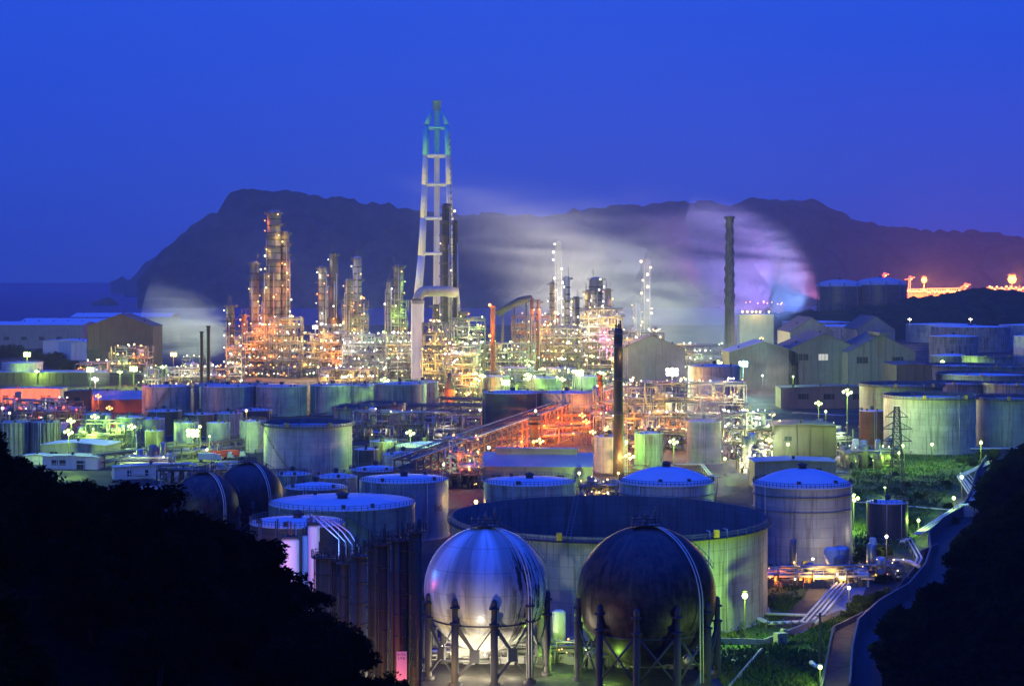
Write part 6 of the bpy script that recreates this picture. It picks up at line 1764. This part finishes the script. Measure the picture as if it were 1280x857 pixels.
for px, py, h, c_, pw, lb, r_ in [
    (34, 443, 16, 'G', 16000, 'lone green white lamp over the pale tank at the far left', 1.3),
    (46, 464, 9, 'G', 5000, 'small green lamp below the lone lamp at the far left', .8),
    (113, 462, 12, 'G', 9000, 'green white lamp left of the dark gabled hall', 1.2),
    (167, 461, 12, 'G', 12000, 'green white lamp before the open end of the dark hall', 1.3),
    (217, 443, 18, 'Y', 9000, 'white star lamp under the left steam plume', 1.3),
    (123, 495, 10, 'O', 9000, 'red orange lamp above the orange shed', .9),
    (137, 510, 8, 'O', 9000, 'red orange lamp in front of the orange shed', .9),
    (119, 521, 12, 'G', 5200, 'green white lamp right below the orange lamps', .85),
    (89, 526, 12, 'G', 4800, 'green white lamp beside the ribbed tanks, the higher of two', .8),
    (86, 540, 13, 'G', 4800, 'green white lamp beside the ribbed tanks, the lower of two', .85),
    (165, 533, 12, 'G', 4200, 'green white lamp left of the narrow dark tank', .8),
    (119, 474, 8, 'W', 12000, 'white lamp wrapped in a puff of steam at the far left', 1.2),
    (3, 510, 10, 'W', 800, 'small white lamp at the left edge', .45),
    (12, 516, 8, 'W', 800, 'small white lamp above the first ribbed tank', .45),
    (58, 501, 10, 'W', 900, 'small white lamp left of the round dark tree', .45),
    (77, 501, 10, 'W', 900, 'small white lamp right of the round dark tree', .45),
    (308, 513, 16, 'Y', 1200, 'small yellow lamp at the foot of the third back row tank', .45),
    (394, 409, 28, 'W', 14000, 'big white star lamp between the tallest column and the red headed one', 1.4),
    (481, 475, 19, 'G', 9000, 'green star lamp on the rim of the tall grey green tank', 1.1),
    (481, 415, 26, 'G', 10000, 'green lamp high above the blazing white pipes', 1.0),
    (586, 422, 24, 'G', 16000, 'pale green star lamp right of the tall dark column', 1.3),
    (654, 426, 22, 'G', 16000, 'green star lamp above the low green lit plant', 1.2),
    (660, 469, 14, 'G', 11000, 'green star lamp between two small distant tanks', 1.1),
    (632, 478, 14, 'G', 11000, 'pale green star lamp behind the dark streaked tank', 1.2),
    (627, 466, 12, 'Y', 7000, 'pale yellow star lamp just above its green neighbour', 1.0),
    (659, 451, 12, 'G', 9000, 'green lamp higher up between the two small distant tanks', .9),
    (679, 461, 12, 'Y', 6000, 'yellow lamp over the low green lit tank', .9),
    (703, 474, 14, 'G', 8000, 'green lamp above the dark tank of the pipe rack', .9),
    (724, 466, 16, 'G', 13000, 'greenest star lamp left of the black vent stack head', 1.3),
    (740, 445, 16, 'G', 9000, 'small green lamp higher left of the black vent stack head', .8),
    (754, 467, 14, 'G', 6000, 'green lamp touching the black vent stack', .8),
    (603, 470, 14, 'G', 7000, 'green lamp left of the pale lid tank', .9),
    (614, 489, 14, 'Y', 2500, 'small yellow lamp on the left rim of the dark streaked tank', .5),
    (767, 451, 16, 'O', 4000, 'orange lamp on the left side of the black vent stack head', .8),
    (840, 465, 20, 'W', 60000, 'brilliant white flood lamp above the long yellow frame', 2.0),
    (898, 453, 24, 'G', 10000, 'green lamp on top of the grey tank in the steam', 1.0),
    (929, 455, 20, 'C', 38000, 'teal white lamp swallowed by steam', 1.6),
    (945, 408, 26, 'W', 16000, 'white star lamp by the pale low block', 1.2),
    (931, 408, 24, 'Y', 6000, 'yellow lamp left of the white star lamp by the pale low block', .8),
    (952, 423, 22, 'Y', 8000, 'yellow green lamp below the pale low block', .9),
    (971, 438, 20, 'W', 10000, 'white lamp left of the gabled sheds', .9),
    (944, 527, 12, 'W', 22000, 'blinding white flood lamp inside the pipe maze', 1.9),
    (961, 550, 9, 'Y', 3500, 'white yellow lamp below the blinding one', .75),
    (965, 518, 14, 'Y', 3500, 'yellow lamp above right of the blinding one', .7),
    (975, 528, 12, 'G', 3500, 'green lamp right of the blinding one', .7),
    (985, 555, 11, 'G', 1300, 'small green lamp on the grey concrete block', .4),
    (906, 573, 6, 'G', 900, 'small green lamp at the wet yard', .4),
    (842, 552, 12, 'G', 5000, 'green white star lamp between two steam veiled tanks', .8),
    (783, 552, 10, 'G', 2600, 'yellow green lamp right of the black vent stack, upper', .55),
    (787, 570, 7, 'Y', 4200, 'big yellow green lamp right of the black vent stack, lower', 1.0),
    (777, 571, 7, 'Y', 1400, 'small yellow lamp touching the black vent stack foot', .5),
    (773, 591, 5, 'Y', 700, 'small yellow lamp left of the domed blue roof', .35),
    (738, 597, 6, 'Y', 1200, 'yellow lamp right of the yellow lit gable', .5),
    (724, 591, 5, 'G', 700, 'small green lamp before the warehouse', .38),
    (728, 519, 14, 'O', 6000, 'upper orange star lamp over the red lit rack', .8),
    (733, 527, 13, 'O', 6000, 'lower orange star lamp over the red lit rack', .8),
    (741, 540, 12, 'Y', 4000, 'yellow star lamp right below the two orange ones', .7),
    (675, 551, 13, 'Y', 4200, 'yellow white star lamp in front of the red lit rack', .8),
    (667, 552, 12, 'O', 2600, 'orange lamp just left of the yellow white star lamp', .6),
    (513, 541, 13, 'G', 5200, 'green star lamp over the low wide tank', .8),
    (555, 580, 8, 'GW', 2600, 'pale lamp at the lower end of the diagonal rack', .6),
    (611, 559, 9, 'GW', 2000, 'small pale lamp halfway along the diagonal rack', .5),
    (595, 627, 8.5, 'Y', 900, 'yellow star lamp above the white sphere', .5),
    (600, 512, 15, 'W', 700, 'tiny white ring lamp left of the dark streaked tank', .4),
    (1023, 504, 14, 'G', 3800, 'green star lamp left of the rusty tank yard', .8),
    (1032, 514, 10, 'G', 1200, 'small green lamp next to the rusty tank yard star', .45),
    (1059, 490, 26, 'G', 9000, 'tall green star lamp before the gabled sheds', .95),
    (1067, 622, 9, 'G', 4200, 'bright green star lamp beside the black tank', .75),
    (1128, 557, 9, 'G', 1800, 'yellow green lamp on the pylon, upper', .55),
    (1124, 566, 7, 'G', 1500, 'yellow green lamp on the pylon, lower', .5),
    (1165, 555, 8, 'G', 1300, 'small green lamp before the large pale tank', .42),
    (1226, 553, 8, 'G', 2400, 'green lamp at the right foot of the large pale tank', .55),
    (1202, 596, 7, 'GW', 1500, 'pale star lamp beside the bank pipes', .5),
    (1192, 622, 5, 'G', 700, 'small green lamp at the pipe kink', .38),
    (1148, 650, 4, 'G', 900, 'small green lamp on the scrub right of the black tank', .32),
    (1106, 609, 3, 'G', 300, 'tiny green light on the flank of the black tank', .25),
    (1108, 670, 5.5, 'W', 600, 'white lamp post on the road behind the bushes', .34),
    (1096, 703, 3, 'Y', 900, 'glaring light low on the road at the valves', .6),
    (1016, 698, 3.5, 'W', 260, 'first of three small white lamps at the domed tank foot', .26),
    (1040, 697, 3.5, 'W', 220, 'second of three small white lamps at the domed tank foot', .24),
    (1059, 698, 3.5, 'W', 240, 'third of three small white lamps at the domed tank foot', .26),
    (1061, 734, 5, 'W', 420, 'white lamp post at the head of the four pipes', .3),
    (931, 744, 9, 'G', 1900, 'green star lamp on a thin pole in front of the huge open tank', .62),
    (1025, 833, 3.5, 'G', 500, 'small yellow green lamp at the parapet wall', .28),
    (1137, 399, 27, 'W', 3000, 'small white lamp on the far wide tank roof', 1.0),
    (1213, 399, 27, 'W', 2500, 'small white lamp on the far tanks below the rise', 1.0),
    (1178, 452, 10, 'G', 9000, 'yellow green lamp hidden low right of the black shed', .8),
    (250, 533, 13, 'G', 1800, 'star lamp right above the flooded green tank', .5),
    (241, 541, 10, 'G', 9000, 'brightest green flood lamp glaring before a pale tank', 1.25),
    (262, 545, 9, 'G', 3500, 'green lamp between the two pale cylinder tanks', .3),
    (150, 465, 12, 'G', 5000, 'dim green lamp under the dark gabled hall', .7)]:
    lamp(px, py, h, c_, pw, lb, r_)
rl = random.Random(9)
for k_ in range(46):
    px = rl.choice((rl.uniform(590, 770), rl.uniform(590, 770), rl.uniform(180, 590), rl.uniform(770, 1000))); py = rl.uniform(432, 476)
    c_ = rl.choice(('G', 'G', 'Y', 'GW', 'W')); lamp(px, py, rl.uniform(9, 18), c_, 2600, 'small flood lamp on a thin pole among the crowded pipe yards', rl.uniform(.45, .8), 'small lamps of the crowded pipe yards')
for px, py, h, lb in ((1022, 772, 20, 'bare dark post on the grass left of the parapet wall'),):
    Yb = 315.0; root = thing('utility_pole', lb, 'pole', ((1025-640)/F*Yb, Yb, 0)); s = MB(); s.lathe([(.28, 0), (.22, 10.5)], 10); s.build('post', DSTEEL, root); s = MB(); s.tube((-.9, 0, 10), (.9, 0, 10), .1, 5); s.build('cross_arm', DSTEEL, root)
# lights in the dark: under the white sphere, behind the frame etc.
light(((588-640)/F*297, 295, 1.5), 'W', 1500); light(G(575, 836, 1.5), 'W', 1800); light(G(607, 838, 1.5), 'W', 2600); light(G(640, 836, 1.5), 'W', 1500); light(G(545, 840, 3), 'Y', 700); light(G(700, 822, 3), 'G', 500); light(G(760, 840, 2), 'G', 350)
light(G(700, 775, 9), 'G', 900)
light(G(905, 845, 4), 'G', 600)
light(G(1060, 745, 6), 'Y', 700)

# low pipe runs filling the ground between the tanks
rp_ = random.Random(21)
for k_ in range(34):
    px = rp_.uniform(20, 1000); py = rp_.uniform(505, 600) if px < 560 else rp_.uniform(500, 610)
    L0 = rp_.uniform(30, 110); sg = rp_.choice((-1, 1))
    a_ = (px, py); b__ = (px+L0, py+rp_.choice((0, 0, 4*sg, 12*sg)))
    gpipes([a_, b__] + ([(b__[0]+rp_.uniform(-14, 14), b__[1]+rp_.uniform(6, 18))] if rp_.random() < .5 else []), rp_.randint(2, 5), .9, rp_.uniform(.14, .28), 'low run of parallel pipes on sleepers between the crowded storage tanks', rp_.choice((PIPEM, WPIPE, STEEL)), rp_.uniform(.8, 2.5), 'low pipe runs between the tanks')
# ------------------------------------------------------------------ steam
def steam(name, label, pts, dens, col=(1,1,1), nscale=.02, namt=.95, aniso=0.0, yscale=1.0, soft=1.0, edge=.25, fade=(0,0), light_=None):
    """a body of steam following pts [(point, radius)]; density thins towards its skin and its far end"""
    o0 = Vector(pts[0][0]); root_mb = MB()
    ps = [Vector(p) - o0 for p, r in pts]; rs = [r for p, r in pts]
    n = 20; m = len(ps)
    for i, p in enumerate(ps):
        d = (ps[min(i+1, m-1)] - ps[max(i-1, 0)]).normalized(); up = Vector((0,1,0)); u = d.cross(up).normalized(); 
        for k in range(n):
            a = 2*PI*k/n; q = p + u*rs[i]*math.cos(a) + up*rs[i]*yscale*math.sin(a); root_mb.v.append(tuple(q))
    for i in range(m-1):
        for k in range(n):
            j = (k+1) % n; root_mb.face((i*n+k, (i+1)*n+k, (i+1)*n+j, i*n+j), True)
    root_mb.face(tuple(range(n))); root_mb.face(tuple((m-1)*n+k for k in reversed(range(n))))
    mt = bpy.data.materials.new(name); mt.use_nodes = True; t = mt.node_tree
    for nd in list(t.nodes):
        if nd.type != 'OUTPUT_MATERIAL': t.nodes.remove(nd)
    out = next(nd for nd in t.nodes if nd.type == 'OUTPUT_MATERIAL')
    pv = N(t, "ShaderNodeVolumePrincipled"); pv.inputs['Color'].default_value = (*col, 1); pv.inputs['Anisotropy'].default_value = aniso
    t.links.new(pv.outputs[0], out.inputs['Volume'])
    tcn = N(t, "ShaderNodeTexCoord"); src = tcn.outputs['Object']
    # distance to the centre line: minimum over the segments of |p - closest| / radius
    best = None
    for i in range(m-1):
        a, b_ = ps[i], ps[i+1]; ab = b_-a
        s1 = N(t, "ShaderNodeVectorMath", operation='SUBTRACT'); t.links.new(src, s1.inputs[0]); s1.inputs[1].default_value = a
        dt = N(t, "ShaderNodeVectorMath", operation='DOT_PRODUCT'); t.links.new(s1.outputs[0], dt.inputs[0]); dt.inputs[1].default_value = ab/ab.length_squared
        cl = N(t, "ShaderNodeClamp"); t.links.new(dt.outputs['Value'], cl.inputs[0])
        sc_ = N(t, "ShaderNodeVectorMath", operation='SCALE'); sc_.inputs[0].default_value = ab; t.links.new(cl.outputs[0], sc_.inputs['Scale'])
        s2 = N(t, "ShaderNodeVectorMath", operation='SUBTRACT'); t.links.new(s1.outputs[0], s2.inputs[0]); t.links.new(sc_.outputs[0], s2.inputs[1])
        s3 = N(t, "ShaderNodeVectorMath", operation='MULTIPLY'); s3.inputs[1].default_value = (1, 1/yscale, 1); t.links.new(s2.outputs[0], s3.inputs[0])
        ln = N(t, "ShaderNodeVectorMath", operation='LENGTH'); t.links.new(s3.outputs[0], ln.inputs[0])
        mr = N(t, "ShaderNodeMapRange"); mr.inputs[3].default_value = rs[i]; mr.inputs[4].default_value = rs[i+1]; t.links.new(cl.outputs[0], mr.inputs[0])
        dv = N(t, "ShaderNodeMath", operation='DIVIDE'); t.links.new(ln.outputs['Value'], dv.inputs[0]); t.links.new(mr.outputs[0], dv.inputs[1])
        # thinning along the length
        w0, w1 = 1 - fade[0]*0 , 1
        f0 = 1 - (1-fade[0])*0; 
        g0 = (1-fade[1]*(i/(m-1))) * (1 if i or not fade[0] else 1-fade[0]); g1 = 1-fade[1]*((i+1)/(m-1))
        gr = N(t, "ShaderNodeMapRange"); gr.inputs[3].default_value = g0; gr.inputs[4].default_value = g1; t.links.new(cl.outputs[0], gr.inputs[0])
        inv = N(t, "ShaderNodeMapRange"); inv.interpolation_type = 'SMOOTHSTEP'; inv.inputs[1].default_value = 1.0; inv.inputs[2].default_value = 1-soft; t.links.new(dv.outputs[0], inv.inputs[0])
        ml = N(t, "ShaderNodeMath", operation='MULTIPLY'); t.links.new(inv.outputs[0], ml.inputs[0]); t.links.new(gr.outputs[0], ml.inputs[1])
        if best is None: best = ml.outputs[0]
        else:
            mx = N(t, "ShaderNodeMath", operation='MAXIMUM'); t.links.new(best, mx.inputs[0]); t.links.new(ml.outputs[0], mx.inputs[1]); best = mx.outputs[0]
    nz = N(t, "ShaderNodeTexNoise"); nz.inputs['Scale'].default_value = nscale; nz.inputs['Detail'].default_value = 4; nz.inputs['Distortion'].default_value = 1.2; t.links.new(mapped(t, src, (.4, 1, 2.4)), nz.inputs[0])
    nr_ = N(t, "ShaderNodeMapRange"); nr_.inputs[1].default_value = .35; nr_.inputs[2].default_value = .65; nr_.inputs[3].default_value = 1-namt; nr_.inputs[4].default_value = 1+namt*.6; t.links.new(nz.outputs[0], nr_.inputs[0])
    f = N(t, "ShaderNodeMath", operation='MULTIPLY'); t.links.new(best, f.inputs[0]); t.links.new(nr_.outputs[0], f.inputs[1])
    f2 = N(t, "ShaderNodeMath", operation='MULTIPLY'); t.links.new(f.outputs[0], f2.inputs[0]); f2.inputs[1].default_value = dens
    t.links.new(f2.outputs[0], pv.inputs['Density'])
    o = root_mb.build('steam', mt); o.location = o0; tag(o, label, 'steam', None, 'stuff')
    return o
STEAM_ON = True
if STEAM_ON:
    # left plume: rises from the frames and spreads towards the upper left
    steam('left_steam', 'white steam plume drifting left from the small lamp lit frame', [(P(330, 448, 1340), 8), (P(296, 432, 1345), 18), (P(258, 418, 1350), 28), (P(220, 406, 1355), 36), (P(188, 400, 1360), 40)], .036, fade=(0, .6), nscale=.03)
    steam('upper_left_steam', 'thin veil of steam crossing the mountain behind the tallest column', [(P(470, 380, 1500), 20), (P(400, 345, 1510), 42), (P(300, 305, 1520), 40), (P(230, 265, 1530), 22)], .0016, fade=(0, .5))
    # main plume
    steam('main_steam', 'huge pale plume spreading up and left over the right process towers', [(P(905, 450, 1560), 34), (P(850, 410, 1570), 62), (P(780, 370, 1590), 82), (P(700, 325, 1620), 80), (P(610, 282, 1650), 60), (P(500, 232, 1690), 40)], .016, yscale=.8, fade=(0, 1.0), nscale=.014)
    steam('right_steam', 'violet blue dome of steam round the dark chimney', [(P(900, 452, 1700), 50), (P(915, 400, 1705), 66), (P(930, 365, 1710), 74), (P(870, 318, 1720), 72), (P(790, 280, 1730), 50), (P(715, 262, 1740), 20)], .0085, yscale=.7, fade=(0, .9), nscale=.010)
    steam('streak_steam', 'pinkish curved streak of steam bending down right of the dark chimney', [(P(860, 262, 1700), 18), (P(920, 278, 1700), 24), (P(965, 305, 1700), 27), (P(995, 345, 1700), 26), (P(1005, 388, 1700), 20)], .009, fade=(0, .3), nscale=.03)
    steam('streak_steam', 'long thin white streak of steam passing behind the white stack', [(P(800, 330, 1660), 22), (P(700, 290, 1665), 24), (P(600, 252, 1670), 18), (P(480, 222, 1680), 10)], .018, fade=(0, .9), nscale=.02)
    steam('low_steam', 'teal steam lying low between the sheds', [(P(845, 470, 1180), 16), (P(890, 452, 1190), 26), (P(935, 446, 1195), 28), (P(975, 440, 1200), 18)], .018, yscale=.7)
    steam('near_steam', 'narrow white jet of steam rising before the tall pale tank', [(P(902, 618, 560), 3.5), (P(896, 585, 561), 6), (P(888, 548, 562), 9), (P(884, 510, 563), 10), (P(890, 470, 564), 8)], .13, yscale=.8, nscale=.1, fade=(0, .6))
    steam('puff', 'small white puff of steam round a lamp at the far left', [(P(112, 470, 1150), 6), (P(122, 468, 1150), 9), (P(135, 466, 1150), 7)], .05, nscale=.08)
    steam('maze_steam', 'yellowish steam haze above the blinding flood lamp', [(P(930, 520, 700), 6), (P(950, 492, 702), 13), (P(965, 470, 704), 12), (P(985, 450, 706), 6)], .012, nscale=.05, fade=(0, .4))
    # bodiless spot lights added to brighten and tint the plumes
    for px, py, Yl, tp, c_, pw, sz in [(250, 455, 1300, (240, 400, 1350), 'GW', 420000, 70), (300, 440, 1310, (230, 400, 1350), 'W', 260000, 60),
                                       (760, 440, 1500, (760, 360, 1600), 'W', 1600000, 100), (840, 450, 1480, (820, 380, 1590), 'GW', 1700000, 100), (680, 430, 1520, (640, 300, 1650), 'W', 2600000, 90)]:
        light(P(px, py, Yl), c_, pw, None, 1.5, 'SPOT', rad(sz), P(*tp))
    for px, py, Yl, tp, c_, pw, sz in [(960, 385, 1680, (880, 305, 1722), (0.50, 0.20, 1.0), 1200000, 110), (1000, 385, 1660, (950, 350, 1710), (.22,.38,1.0), 1800000, 110), (1025, 375, 1690, (960, 300, 1710), (1.0, 0.25, 0.6), 500000, 70), (880, 385, 1680, (830, 312, 1725), (1.0,.15,.35), 500000, 50), (930, 450, 1560, (930, 400, 1700), 'C', 400000, 90)]:
        light(P(px, py, Yl), c_, pw, None, 1.5, 'SPOT', rad(sz), P(*tp))

# ------------------------------------------------------------------ sea air
HAZE = True
if HAZE:
    hz = MB(); hz.box(-9000, -400, -3.6, 9000, 11000, 420)
    mt = bpy.data.materials.new('haze'); mt.use_nodes = True; t = mt.node_tree
    for nd in list(t.nodes):
        if nd.type != 'OUTPUT_MATERIAL': t.nodes.remove(nd)
    out = next(nd for nd in t.nodes if nd.type == 'OUTPUT_MATERIAL')
    pv = N(t, "ShaderNodeVolumePrincipled"); pv.inputs['Color'].default_value = (.50, .62, 1.0, 1); pv.inputs['Density'].default_value = .00007
    t.links.new(pv.outputs[0], out.inputs['Volume'])
    o = hz.build('haze', mt); tag(o, 'thin blue sea haze over the whole refinery', 'haze', None, 'stuff')
